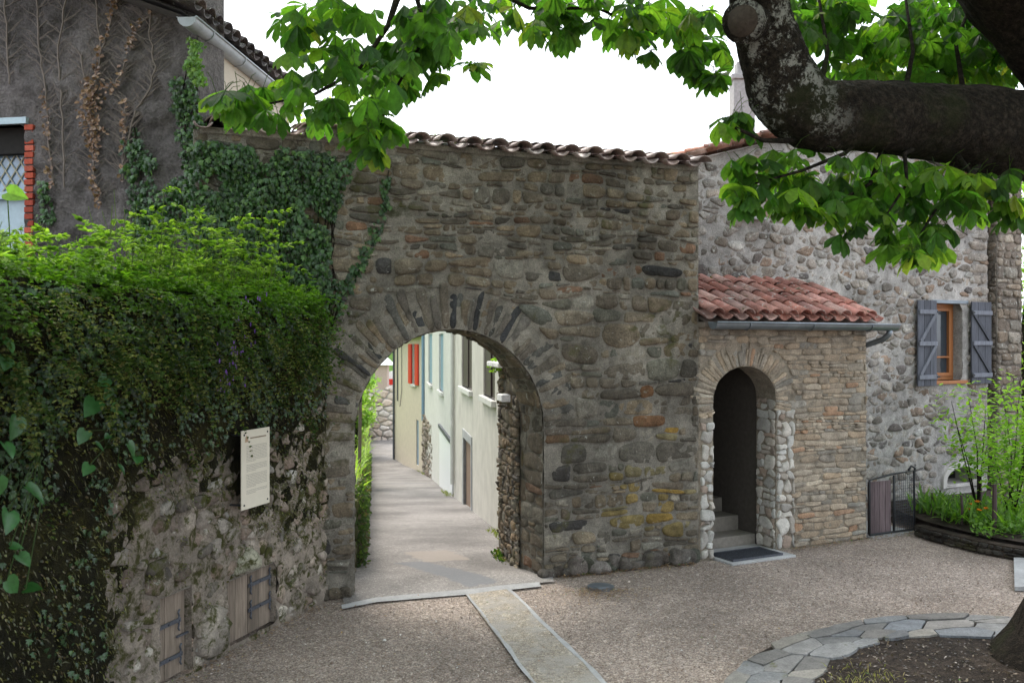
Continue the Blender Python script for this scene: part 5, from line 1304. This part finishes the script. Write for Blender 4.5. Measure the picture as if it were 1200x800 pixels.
Z = [(395, 95, 72, 55, 30, 5.2, 6.4), (300, 118, 45, 26, 14, 5.1, 5.9), (268, 112, 18, 8, 3, 5.0, 5.2), (470, 55, 62, 52, 26, 5.4, 6.6), (435, 150, 28, 26, 10, 5.3, 5.8), (520, 28, 42, 38, 16, 5.5, 6.6), (345, 18, 25, 14, 4, 5.4, 6), (385, 12, 40, 20, 8, 5.4, 6.2), (440, 172, 5, 3, 1, 5.4, 5.4), (555, 75, 6, 3, 1, 5.6, 5.7),
     (600, 10, 75, 24, 20, 5.6, 6.8), (700, 5, 60, 22, 14, 5.8, 6.8), (648, 28, 26, 18, 7, 5.8, 6.4), (768, 22, 48, 26, 15, 5.8, 6.8), (822, 40, 38, 36, 14, 5.9, 6.8), (762, 62, 5, 2, 1, 6, 6.1), (840, 88, 8, 3, 2, 5.9, 6), (818, 80, 5, 4, 1, 6, 6.1), (735, 40, 20, 8, 3, 5.9, 6.3),
     (990, 35, 80, 50, 66, 6.4, 8.2), (1085, 45, 85, 50, 84, 6.7, 8.6), (1030, 88, 90, 14, 26, 6.6, 8), (950, 8, 60, 30, 14, 6.2, 7.2), (1130, 30, 60, 50, 40, 7, 9), (930, 20, 40, 30, 16, 6.2, 7.5), (1150, 70, 40, 35, 34, 6.9, 8.4),
     (864, 142, 24, 14, 5, 5.6, 5.9), (895, 195, 45, 24, 11, 5.6, 6.1), (868, 230, 22, 14, 4, 5.6, 5.8), (950, 205, 48, 40, 18, 5.7, 6.4), (1020, 215, 60, 42, 26, 5.7, 6.4), (1100, 225, 58, 38, 26, 5.8, 6.5), (1065, 275, 42, 24, 12, 5.8, 6.3), (1160, 220, 40, 30, 14, 5.9, 6.5), (1070, 296, 6, 5, 1, 5.8, 5.8), (985, 262, 24, 14, 4, 5.8, 6), (925, 240, 20, 12, 3, 5.7, 6), (1185, 245, 20, 14, 4, 5.9, 6.2), (1100, 270, 18, 10, 3, 5.9, 6.2)]
for cx, cy, rx, ry, n, d0, d1 in Z:
    for k in range(int(n * (1.65 if cy < 130 else 1.4) + .9)):
        a = U(0, 6.28); r = math.sqrt(rng.random()); d = U(d0, d1); palmate(m_, pp3(cx + rx * r * math.cos(a), cy + ry * r * math.sin(a), d), U(.115, .195))
for k in range(150):                         # young small leaves between
    z_ = rng.choice(Z); a = U(0, 6.28); palmate(m_, pp3(z_[0] + z_[2] * math.cos(a) * U(0, .9), z_[1] + z_[3] * math.sin(a) * U(0, .7), U(z_[5], z_[6])), U(.06, .11), 5)
n = 0
while n < 2500:                               # the rest of the crown, above and behind the picture
    p = Vector((U(-4.5, 7.5), U(-.5, 9.0), U(4.6, 8.5)))
    if p.y > .6 and (p.z - H) / p.y < .385 + .02: continue
    if nz(p.x * .5, p.y * .5, p.z * .5) < -.28: continue
    palmate(m_, p, U(.18, .28), 6); n += 1
m_.build('crown', M['leaf'], tree)
# flower candle stalks (pale, small)
# ------------------------------------------------------------------ ivy on the gateway and the house corner
IV = [(4, (.026, .075, .016)), (3, (.042, .105, .022)), (3, (.014, .040, .010)), (1.4, (.08, .16, .035))]  # the lightest leaves imitate highlights on the foliage
def ivy(mb, fr, polys, n, h0=.02, h1=.10, L=(.035, .065), pal=IV, thr=-.35, nsc=3.0, stems=None):
    P = [fr.poly(p) for p in polys]; A = [area(p) for p in P]; tot = sum(A)
    for pl, ar in zip(P, A):
        x0, x1 = min(q[0] for q in pl), max(q[0] for q in pl); y0, y1 = min(q[1] for q in pl), max(q[1] for q in pl); m = 0; k = 0
        while m < n * ar / tot and k < n * 8:
            k += 1; x, z = U(x0, x1), U(y0, y1)
            if not inpoly(x + .05 * nz(x * 9, z * 9, 5), z + .05 * nz(x * 9, z * 9, 8), pl) or nz(x * nsc, z * nsc, 2.2) < thr: continue
            p = fr(x, z, U(h0, h1) * (1 + .8 * nz(x * 4, z * 4, 7))); nn = Vector((fr.n.x, fr.n.y, 0)) + Vector((U(-.9, .9), U(-.9, .9), U(-.3, 1.2)))
            ivyleaf(mb, p, Vector((U(-.5, .5), U(-.4, .4), -1)), nn, U(*L), pick(pal, .2)); m += 1
t = thing('climbing_ivy', GF(-.6, LW), 'dense dark green ivy hanging over the left end of the gateway wall', 'ivy')
m_ = MB(); mainp = [(226, 165), (330, 174), (412, 184), (406, 215), (395, 240), (385, 290), (381, 350), (372, 395), (340, 400), (300, 380), (262, 330), (240, 280), (248, 215)]
ivy(m_, GF, [mainp], 5200, .02, .14, thr=-.42)
ivy(m_, GF, [[(224, 168), (300, 174), (290, 400), (218, 400)]], 2400, .02, .14, thr=-.5)
ivy(m_, GF, [[(385, 330), (402, 322), (430, 280), (448, 240), (456, 205), (450, 258), (436, 300), (416, 330), (396, 372), (382, 395)], [(448, 205), (458, 205), (452, 250), (440, 252)]], 420, .01, .06, thr=-.5)
m_.build('leaves', M['ivy'], t)
m_ = MB()
for k in range(26):
    x0, x1 = LF, 0
    sx = U(-1.0, .05); z = LW; P = []
    while z < U(3.6, 4.2): P.append(GF(sx, z, .03)); z += .18; sx += U(-.06, .06)
    if len(P) > 2: m_.tube(P, .006, 5)
for P in ([(384, 395), (400, 350), (428, 305), (446, 262), (455, 200)],): m_.tube([GF(*GF.sz(*p), .02) for p in P], [.012, .011, .01, .007, .004], 6)
m_.build('stems', M['bark'], t, smooth=True)
t = thing('climbing_ivy', SF(4.6, LW), 'ivy strand climbing the corner of the dark rendered house to its gutter', 'ivy')
m_ = MB(); ivy(m_, SF, [[(205, 95), (232, 92), (238, 170), (246, 262), (262, 300), (232, 310), (226, 240), (214, 180)]], 950, .0, .1, thr=-.4)
ivy(m_, SF, [[(224, 45), (238, 48), (244, 100), (230, 100)]], 170, .02, .12, pal=[(1, (.14, .26, .03)), (1, (.09, .19, .03))], thr=-.8)
ivy(m_, SF, [[(148, 170), (160, 150), (182, 180), (186, 230), (198, 290), (150, 290), (156, 230)], [(186, 235), (200, 210), (222, 200), (232, 260), (245, 400), (190, 400)]], 1700, .0, .1, thr=-.4)
ivy(m_, SF, [[(50, 212), (60, 212), (66, 262), (48, 262)]], 90, .0, .08, thr=-.8)
m_.build('leaves', M['ivy'], t)
m_ = MB()
for P in ([(232, 320), (228, 250), (222, 180), (216, 110), (226, 60)], [(170, 320), (172, 250), (165, 190), (160, 150)]): m_.tube([SF(*SF.sz(*p), .035) for p in P], [.012, .011, .01, .008, .004], 6)
m_.build('stems', M['bark'], t, smooth=True)
# dead creeper
t = thing('dead_creeper', SF(3.6, LW), 'dead brown creeper with withered leaves on the dark rendered wall', 'creeper')
m_ = MB(); main = [[(140, 0), (132, 25), (122, 60), (115, 95), (108, 130), (114, 165), (112, 205), (120, 240)], [(178, 20), (160, 35), (155, 60), (143, 90), (131, 112)], [(150, 118), (150, 140), (148, 165), (146, 215)], [(182, 0), (178, 40), (184, 80), (176, 110), (160, 130), (152, 165), (143, 205)], [(46, 0), (49, 60), (56, 110), (60, 160), (66, 220)], [(8, 0), (12, 50), (14, 100)], [(95, 60), (104, 100), (108, 140)], [(80, 0), (70, 70), (76, 140), (78, 220)], [(115, 0), (120, 60)]]
for P in main:
    Q_ = [SF(*SF.sz(*p), .035) for p in P]; R_ = []
    for a, b in zip(Q_, Q_[1:]):
        for k in range(5): R_.append(a.lerp(b, k / 5) + Vector((U(-.012, .012), 0, U(-.01, .01))))
    m_.tube(R_ + [Q_[-1]], .009, 5, cap=False)
    for a in R_:
        for j in range(3):
            q = a.copy(); W = [q.copy()]; dx = rng.choice([-1, 1]) * U(.4, 1)
            for i in range(4): q = q + Vector((dx * .05, 0, U(.01, .055))); W.append(q.copy())
            m_.tube(W, [.004, .0035, .003, .0025, .0015], 4, cap=False)
m_.build('stems', plain('dead_stem', (.17, .14, .12), .9), t)
m_ = MB(); DP = [(3, (.20, .115, .07)), (2, (.28, .18, .115)), (1, (.12, .07, .045))]
for P, n, sp in ((main[0][:5], 70, .008), (main[0][3:6], 190, .05), (main[0][5:], 60, .022), (main[1], 50, .008), (main[2], 40, .009), (main[4][2:], 45, .02)):
    Q_ = [SF(*SF.sz(*p), .05) for p in P]
    for k in range(n):
        i = rng.randrange(len(Q_) - 1); p = Q_[i].lerp(Q_[i + 1], rng.random()) + Vector((rng.gauss(0, sp), U(-.04, .0), rng.gauss(0, sp)))
        smallleaf(m_, p, Vector((U(-1, 1), U(-.6, .2), U(-1, .3))), Vector((U(-.5, .5), -1, U(-.3, .6))), U(.03, .055), U(.02, .04), pick(DP, .25))
m_.build('withered_leaves', M['ivy'], t)

# ------------------------------------------------------------------ growth on and over the left wall
def lowline(s):                               # height above which the wall is overgrown
    px = [(-9, -.9), (2.3, -.7), (2.5, -.1), (2.65, .9), (2.8, 1.40), (3.3, 1.38), (3.8, 1.25), (4.3, 1.0), (4.8, .85), (5.3, .75), (9, .7)]
    for (a, x), (b, y) in zip(px, px[1:]):
        if a <= s <= b: return x + (y - x) * (s - a) / (b - a)
    return 1
def over(s, z): return z - lowline(s) + .22 * nz(s * 3, z * 2, 4.4) + .12 * nz(s * 9, z * 7, 1.1)
def bulge(s, z): return (.10 if s < 2.45 else .035) + (.06 + .25 * clamp((5.3 - s) / 1.4)) * clamp((z - 1.35) / 1.1) ** 1.4 + .15 * clamp(z - 1.6) * nz(s * 2.4, z * 2.4, 6)
m_ = MB(); mat_frame = lambda s, z, h: LF(s, z, h + bulge(s, z) * .7)
def mosscol(s, z):
    k = .8 + .5 * nz(s * 5, z * 5, 2); return (.060 * k, .055 * k, .016 * k)
grid_wall(m_, mat_frame, -2, 5.4, 0, LW + .12, .04, amp=.05, nsc=9, h0=.0, keep=lambda s, z: over(s, z) > 0 and not (hA[0] - .05 < s < hB[1] + .05 and z < hB[3] + .1), col=mosscol)
tag(m_.build('moss', M['moss'], smooth=True), 'brown-green moss blanketing the upper part of the left wall', 'moss', kind='stuff')
MP = [(3, (.065, .065, .016)), (2, (.10, .095, .022)), (1, (.11, .12, .025)), (2, (.035, .04, .012)), (1, (.09, .065, .03))]
PS0, PS1 = LF.sz(270, 0, .1)[0], LF.sz(322, 0, .25)[0]
def near_panel(s, z): return PS0 < s < PS1 and z0p - .05 < z < z1p + .1
m_ = MB()
for k in range(26000):
    s, z = U(-.2, 5.4), U(0, LW + .05); o = over(s, z)
    if o < -.12 and not (o > -.9 and nz(s * 6, z * 6, 9) > .32): continue
    if near_panel(s, z): continue
    if hA[0] - .03 < s < hA[1] + .03 and z < hA[3] + .03 or hB[0] - .03 < s < hB[1] + .03 and z < hB[3] + .03: continue
    p = LF(s, z, (bulge(s, z) * U(.5, .75) if o > 0 else .03) + .01)
    d = Vector((LF.n.x * U(.2, 1), LF.n.y * U(.2, 1) + U(-.5, .5), U(-1.2, .3)))
    if rng.random() < .6: smallleaf(m_, p, d, Vector((LF.n.x, LF.n.y, .6)) + rdir() * .5, U(.012, .028), U(.008, .018), pick(MP, .3))
    else: blade(m_, p, d, rdir(), U(.03, .07), U(.004, .008), pick(MP, .3), 1.5, 2)
tag(m_.build('moss_tufts', M['ivy']), 'hanging tufts of moss over the left retaining wall', 'moss', kind='stuff')
m_ = MB()                                     # small-leaved ivy in the darker upper parts
n = 0
while n < 8000:
    s, z = U(-.3, 5.4), U(.3, LW + .1); dens = clamp((z - 1.5) / .6) if s > 2.6 else clamp((z - lowline(s)) * 1.5) * (1 if s < 1.9 else .8)
    if z < 1.5 and s < 2.6 and (rng.random() < .72 or nz(s * 2, z * 2, 40) < .05): n += .4; continue
    if rng.random() > dens or nz(s * 2.6, z * 2.6, 12) < -.18 or near_panel(s, z): continue
    p = LF(s, z, bulge(s, z) * U(.7, 1.15)); nn = Vector((LF.n.x, LF.n.y, 0)) + Vector((U(-.5, .5), U(-.5, .5), U(.1, 1)))
    ivyleaf(m_, p, Vector((U(-.5, .5), U(-.5, .5), -1)), nn, U(.025, .05), pick([(3, (.022, .05, .018)), (2, (.03, .07, .024)), (1, (.05, .10, .03))], .25)); n += 1
tag(m_.build('wall_ivy', M['ivy']), 'small dark ivy trailing down the left retaining wall', 'ivy', kind='stuff')
# upright and spilling fresh herbs on top
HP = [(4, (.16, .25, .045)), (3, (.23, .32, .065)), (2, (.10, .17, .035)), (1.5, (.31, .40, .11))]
DK = [(3, (.035, .065, .018)), (3, (.045, .085, .02)), (1, (.09, .13, .035)), (2.2, (.13, .12, .05)), (1, (.16, .17, .07))]  # brown-greens darkened, shade of the bank's front put into the colour
def herbtop(s): return LW + (.36 if s < 2.1 else .36 + .34 * clamp((s - 2.1) / .5) if s < 4 else .70 - .42 * clamp((s - 4.0) / .9)) * (1 + .35 * nz(s * 1.7, 3.3))
m_ = MB(); ms = MB()
def sprig(mb, p, d, L, pal, k=7, leafL=.035, lobes=3):
    d = qn(d); q = p.copy(); 
    for i in range(k):
        q = q + d * L / k; d = qn(d + Vector((0, 0, -.12)) + rdir() * .12)
        s_ = d.cross(Vector((0, 0, 1))); s_ = qn(s_) if s_.length > .01 else Vector((1, 0, 0))
        for sg in (-1, 1):
            dd = s_ * sg + d * .6 + Vector((0, 0, U(-.2, .3))); c = pick(pal, .15)
            for j in range(lobes): smallleaf(mb, q, dd + rdir() * .55 * (j > 0), Vector((0, 0, 1)) + rdir() * .4, leafL * U(.7, 1.2), leafL * .5, c)
    c = pick(pal)
    for j in range(3): smallleaf(mb, q, d + rdir() * .6, Vector((0, 0, 1)), leafL, leafL * .5, c)
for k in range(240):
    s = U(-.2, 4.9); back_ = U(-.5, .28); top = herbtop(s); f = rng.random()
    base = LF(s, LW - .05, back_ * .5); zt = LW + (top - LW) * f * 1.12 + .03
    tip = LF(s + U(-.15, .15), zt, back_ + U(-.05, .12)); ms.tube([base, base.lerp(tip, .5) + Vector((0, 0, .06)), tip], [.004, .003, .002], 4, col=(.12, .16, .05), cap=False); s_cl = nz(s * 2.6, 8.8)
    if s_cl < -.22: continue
    for j in range(3): sprig(m_, base.lerp(tip, U(.45, 1)), Vector((U(-1, 1) + LF.n.x * .5, U(-1, 1), U(-.1, .6))), U(.12, .26), HP if zt > LW + .18 else [(2, (.08, .15, .03)), (1, (.11, .19, .035))], 4, U(.04, .062))  # low stems get darker greens, painting the shade below the tops
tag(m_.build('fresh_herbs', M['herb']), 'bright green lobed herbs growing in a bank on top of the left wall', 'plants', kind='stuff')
tag(ms.build('herb_stems', M['herb']), 'thin green herb stems on top of the left wall', 'plants', kind='stuff')
m_ = MB()                                     # fern-like sprays spilling over the edge
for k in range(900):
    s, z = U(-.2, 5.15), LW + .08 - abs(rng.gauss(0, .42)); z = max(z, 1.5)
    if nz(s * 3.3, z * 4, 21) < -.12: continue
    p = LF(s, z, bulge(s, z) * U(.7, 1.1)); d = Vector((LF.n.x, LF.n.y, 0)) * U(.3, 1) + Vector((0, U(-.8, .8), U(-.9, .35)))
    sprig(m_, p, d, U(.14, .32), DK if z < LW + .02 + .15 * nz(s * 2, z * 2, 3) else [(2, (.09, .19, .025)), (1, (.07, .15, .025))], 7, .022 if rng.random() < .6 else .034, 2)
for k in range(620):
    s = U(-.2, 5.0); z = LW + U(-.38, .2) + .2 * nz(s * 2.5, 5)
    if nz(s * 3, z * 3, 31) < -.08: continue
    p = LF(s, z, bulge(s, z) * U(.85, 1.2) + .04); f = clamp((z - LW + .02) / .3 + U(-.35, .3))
    sprig(m_, p, Vector((LF.n.x, LF.n.y, 0)) * U(.4, 1) + Vector((0, U(-.8, .8), U(-.8, .5))), U(.10, .34), [(2, tuple(a * (1 - f) + b * f for a, b in zip((.045, .08, .02), (.11, .20, .03))))], 5, U(.025, .04), 2)  # green brightens with height, painting light that falls from above
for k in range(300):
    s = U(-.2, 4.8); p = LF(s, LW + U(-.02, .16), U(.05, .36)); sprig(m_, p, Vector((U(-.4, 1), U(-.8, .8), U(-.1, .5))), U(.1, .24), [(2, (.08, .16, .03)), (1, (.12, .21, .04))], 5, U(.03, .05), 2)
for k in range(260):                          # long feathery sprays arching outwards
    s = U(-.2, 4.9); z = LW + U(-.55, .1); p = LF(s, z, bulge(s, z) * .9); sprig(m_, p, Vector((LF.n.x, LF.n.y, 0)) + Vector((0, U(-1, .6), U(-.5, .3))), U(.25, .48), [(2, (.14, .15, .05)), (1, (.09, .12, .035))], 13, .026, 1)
tag(m_.build('trailing_ferns', M['herb']), 'feathery sprays, coloured dark for shade, spilling over the top of the left wall', 'plants', kind='stuff')
m_ = MB()
for k in range(1500):
    s = U(-.2, 5.0); q = U(-.55, .30); p = LF(s, LW + U(.0, .16) + .16 * max(0, nz(s * 2, q * 3, 4)), q); f = rng.random()
    sprig(m_, p, Vector((U(-.3, 1), U(-.8, .8), U(-.1, .7))), U(.06, .16), [(2, (.06 + .08 * f, .13 + .12 * f, .025))], 3, U(.03, .055), 2)
tag(m_.build('edge_plants', M['herb']), 'mixed low green plants crowding the top edge of the left wall', 'plants', kind='stuff')
# terrace bushes behind the herbs
m_ = MB()
for (px, py, d, rx, rz, n) in ((70, 318, 7.2, .6, .22, 700), (180, 305, 7.8, .5, .22, 700), (290, 320, 8.2, .35, .22, 700), (330, 345, 8.4, .3, .2, 500), (0, 310, 6.6, .4, .25, 500)):
    foliage(m_, pp3(px, py + 10, d), (rx, .3, rz), n, .055, HP, clump=6)
tag(m_.build('terrace_plants', M['herb']), 'bank of bright green plants on the terrace before the dark house', 'plants', kind='stuff')
# big heart-shaped glossy leaves
def heart(mb, p, tip, nrm, L, col):
    tip = qn(tip); s_ = qn(tip.cross(nrm)); nrm = s_.cross(tip)
    o = [(0, 0), (-.22, -.16), (-.44, -.02), (-.48, .28), (-.34, .62), (0, 1.05), (.34, .62), (.48, .28), (.44, -.02), (.22, -.16)]
    mid = [(0, .05), (0, .3), (0, .62)]
    P = [p + s_ * x * L + tip * y * L + nrm * (abs(x) * .30 * L - .10 * y * y * L) for x, y in o] + [p + tip * y * L - nrm * .10 * y * y * L for x, y in mid]
    mb.add(P, [(0, 1, 2, 10), (2, 3, 11, 10), (3, 4, 12, 11), (4, 5, 12), (5, 6, 12), (12, 6, 7, 11), (11, 7, 8, 10), (10, 8, 9, 0)], col)
def bigplant(pts, label, group, d_h=.42):
    s0, z0 = LF.sz(pts[0][0], pts[0][1]); t = thing('heart_leaf_plant', LF(s0, z0, .25), label, 'plant', group); m_ = MB(); ms = MB()
    root = LF(s0, z0 - .1, .15)
    for (px, py, L) in pts:
        s, z = LF.sz(px, py, d_h); p = LF(s, z, d_h); ms.tube([root, root.lerp(p, .5) + Vector((.05, 0, .06)), p], .0035, 5, col=(.05, .08, .025))
        heart(m_, p, Vector((U(-.2, 1), U(-1, .6), U(-1, .1))), Vector((LF.n.x + U(-.3, .5), LF.n.y + U(-.8, .4), U(.4, 1.6))), L * U(.75, 1.15), pick([(2, (.022, .085, .018)), (1, (.035, .12, .025))], .25))
    m_.build('leaves', M['gloss'], t, smooth=True); ms.build('stems', M['herb'], t)
bigplant([(125, 443, .10), (112, 470, .11), (138, 480, .09), (128, 455, .07)], 'pair of broad glossy heart-shaped leaves high on the overgrown wall', 'heart-leaved plants on the left wall')
bigplant([(100, 505, .09), (112, 520, .08), (150, 520, .09), (105, 545, .09), (138, 545, .08), (160, 535, .07), (128, 510, .06)], 'cluster of glossy heart-shaped leaves left of the information panel', 'heart-leaved plants on the left wall')
bigplant([(20, 490, .13), (5, 520, .12), (30, 570, .14), (10, 600, .12), (-5, 560, .12), (22, 650, .10), (8, 680, .09), (30, 690, .09), (12, 640, .08)], 'large glossy heart-shaped leaves at the left edge of the picture', 'heart-leaved plants on the left wall', .5)
bigplant([(5, 420, .10), (-2, 395, .12), (15, 445, .08)], 'few glossy heart-shaped leaves near the top of the wall at the left edge', 'heart-leaved plants on the left wall', .45)
p = pp3(25, 226, 6.0); m_ = MB()
t = thing('hydrangea_leaf', (p.x, p.y, LW), 'single large pale green leaf raised before the brick-edged window', 'leaf'); heart(m_, p + Vector((-.09, 0, .0)), Vector((1, 0, -.25)), Vector((0, -1, .5)), .13, (.2, .36, .05)); m_.build('blade', M['herb'], t)
m_ = MB(); m_.tube([(p.x - .1, p.y + .1, LW), p + Vector((-.09, 0, 0))], .004, 5, col=(.1, .15, .04)); m_.build('stem', M['herb'], t)
# purple bellflowers
t = thing('bellflower', LF(3.6, 1.9, .3), 'trailing purple bellflowers hanging above the information panel', 'flowers'); m_ = MB()
for k in range(55):
    px, py = rng.gauss(266, 13), U(400, 468); 
    if rng.random() < .25: px, py = U(255, 300), U(345, 400)
    s, z = LF.sz(px, py, .3); p = LF(s, z, bulge(s, z) * 1.1 + .03); c = pick([(1, (.18, .07, .42)), (1, (.24, .11, .5))])
    for j in range(5): a = j * 1.257; smallleaf(m_, p, Vector((.3, math.cos(a), math.sin(a))), Vector((1, -.3, 0)), .019, .014, c)
    m_.build('flower', M['attr'], t); m_ = MB()
m_ = MB()
for k in range(14): s, z = LF.sz(U(255, 285), 405, .3); m_.tube([LF(s, z, .2), LF(s + U(-.05, .05), z - .2, .32), LF(s + U(-.1, .1), z - .42, .28)], .002, 4, col=(.05, .08, .02))
m_.build('stems', M['herb'], t)
# moss and small plants along the porch ridge, slab top and arch foot
m_ = MB()
for k in range(900):
    s = U(.0, 1.5) if rng.random() < .8 else U(1.5, 2.3); p = PF(s, 3.13 + U(0, .06) * (1 + nz(s * 5, 1)), -.93 + U(-.03, .10)); smallleaf(m_, p, rdir() + Vector((0, 0, .8)), rdir(), U(.015, .035), U(.01, .02), pick([(1, (.10, .15, .03)), (1, (.16, .16, .05)), (1, (.07, .11, .03))]))
tag(m_.build('ridge_moss', M['herb']), 'moss growing where the porch roof meets the house', 'moss', kind='stuff')
m_ = MB()
for k in range(260): p = RW(U(.0, .4), rwt + .06, U(-.2, .12)) + Vector((0, 0, U(-.12, .04))); smallleaf(m_, p + Vector((0, U(-.3, 0), 0)) * 0, Vector((U(-1, 0), U(-1, 0), U(-1, .4))), rdir(), U(.03, .06), U(.015, .03), pick(BR))
tag(m_.build('wall_fern', M['herb']), 'bright green fern hanging from the slab cap inside the arch', 'fern'); m_ = MB()
for k in range(200): s = U(.1, 1.2); p = RW(s, lane_z(11) + .02, U(.02, .12)); smallleaf(m_, p, rdir() + Vector((0, 0, .8)), rdir(), U(.03, .06), U(.015, .03), pick(DK))
tag(m_.build('foot_weeds', M['herb']), 'small weeds at the foot of the rubble wall inside the arch', 'weeds', kind='stuff')
m_ = MB()
for k in range(700):
    s = rng.choice([U(-1.1, 4), U(-1.1, 1.2)]); p = GF(s, GTOP + .17 + U(0, .03), -.25 - U(0, .3)); blade(m_, p, Vector((U(-.4, .4), U(-.4, .4), 1)), rdir(), U(.03, .10), .008, pick([(1, (.14, .2, .05)), (1, (.25, .24, .12))]), .8, 2)
tag(m_.build('coping_weeds', M['herb']), 'sparse weeds and moss growing along the tiled wall top', 'weeds', kind='stuff')
# ------------------------------------------------------------------ growth beyond the arch
YG = [(3, (.24, .34, .09)), (2, (.32, .42, .13)), (1, (.15, .24, .06)), (1, (.40, .44, .20))]
m_ = MB()
for k in range(9000):
    y = 10.5 + 40 * rng.random() ** 1.3; q = U(-.3, 5); x = left_edge(y) - .3 - q; z = lane_z(y) + .75 + .5 * max(q, 0)
    if y < 12.5 and q > 1: continue
    blade(m_, Vector((x, y, z - .05)), Vector((U(-.6, .6), U(-.6, .6), 1)), rdir(), U(.12, .4) * (1 + y / 50), U(.02, .05), pick(YG), 1.2, 2)
tag(m_.build('bank_grass', M['herb']), 'tall bright grass on the bank beside the lane', 'grass', kind='stuff')
m_ = MB()
for k in range(5000):
    y = 10.2 + 22 * rng.random() ** 1.4; x = left_edge(y) + .02; z = lane_z(y) + U(.0, .85); smallleaf(m_, Vector((x + U(-.02, .1), y, z)), rdir() + Vector((.4, 0, -.4)), Vector((1, -.4, .4)), U(.03, .07), U(.02, .05), pick([(3, (.05, .085, .025)), (1, (.11, .16, .045)), (1, (.035, .06, .02)), (1, (.10, .08, .05))]))
tag(m_.build('garden_wall_ivy', M['herb']), 'ivy and weeds covering the low wall beside the lane', 'ivy', kind='stuff')
def bush(name, c, rad, n, L, pal, label, cat, trunk=0, group=None):
    t = thing(name, (c[0], c[1], c[2] - rad[2] - trunk), label, cat, group); m_ = MB(); foliage(m_, Vector(c), rad, n, L, pal, clump=9, core=.25); m_.build('crown', M['herb'], t)
    m_ = MB(); b = Vector((c[0], c[1], c[2] - rad[2] * .9 - trunk)); m_.tube([b, b.lerp(Vector(c), .6) + Vector((.1, 0, 0)), Vector(c)], [.07 + trunk * .04, .06, .03], 7)
    for k in range(5): v = rdir(); v.z = abs(v.z); m_.tube([b.lerp(Vector(c), .6), Vector(c) + Vector((v.x * rad[0], v.y * rad[1], v.z * rad[2])) * .7], [.04, .01], 5)
    m_.build('trunk', M['bark'], t, smooth=True)
bush('round_bush', pp3(415, 492, 26), (.6, .8, 1.0), 1000, .16, YG, 'tall yellow-green bush by the lane, halfway down', 'bush')
bush('round_bush', pp3(424, 460, 44), (.9, .9, 1.4), 1000, .2, YG, 'bright bush left of the capped pillar', 'bush')
bush('hillside_tree', pp3(425, 415, 62), (4.0, 3, 4), 3500, .4, YG, 'light green tree on the slope left of the capped pillar', 'tree', 2)
bush('hillside_tree', pp3(462, 400, 66), (4.0, 3, 4.5), 3500, .4, [(2, (.10, .2, .04)), (1, (.2, .32, .06))], 'darker green tree on the slope right of the capped pillar', 'tree', 2)
bush('hillside_tree', pp3(415, 158, 30), (1.7, 1.5, 1.2), 2600, .2, YG, 'pale yellow-green tree top just above the tiled wall at left', 'tree', 5)
m_ = MB(); q = pp3(421, 480, 16); m_.tube([(q.x, q.y, lane_z(16) + .5), (q.x + .02, q.y, H - 55 * 16 / F)], .03, 8); tag(m_.build('wooden_pole', M['oldwood']), 'thin pale wooden pole on the bank beside the lane', 'pole')
q = pp3(461, 446, 51.5); m_ = MB(); m_.tube([(q.x, q.y - .02, q.z), (q.x, q.y + .02, q.z)], [.55, .55], 24, col=(1, 1, 1)); t = thing('road_sign', (q.x, q.y, -.2), 'round white and red sign over the end wall of the lane', 'sign')
m_.build('disc', M['white_paint'], t); m_ = MB(); m_.box(q.x - .28, q.x + .45, q.y - .06, q.y - .03, q.z - .22, q.z + .1); m_.build('red_band', M['red_paint'], t); m_ = MB(); m_.tube([(q.x, q.y, -.6), (q.x, q.y, q.z)], .04, 8); m_.build('post', M['grey_paint'], t)
# grass tufts along the lane's right side
m_ = MB()
for k in range(500):
    y = rng.choice([U(12.6, 14.2), U(22, 24), U(34, 37)]); x = right_edge(y) - U(.05, .3); blade(m_, Vector((x, y, lane_z(y))), Vector((U(-.6, .6), U(-.6, .6), .8)), rdir(), U(.05, .12), .015, pick([(1, (.12, .15, .05)), (1, (.2, .18, .09))]), 1, 2)
tag(m_.build('lane_weeds', M['herb']), 'weeds growing along the foot of the lane houses', 'weeds', kind='stuff')
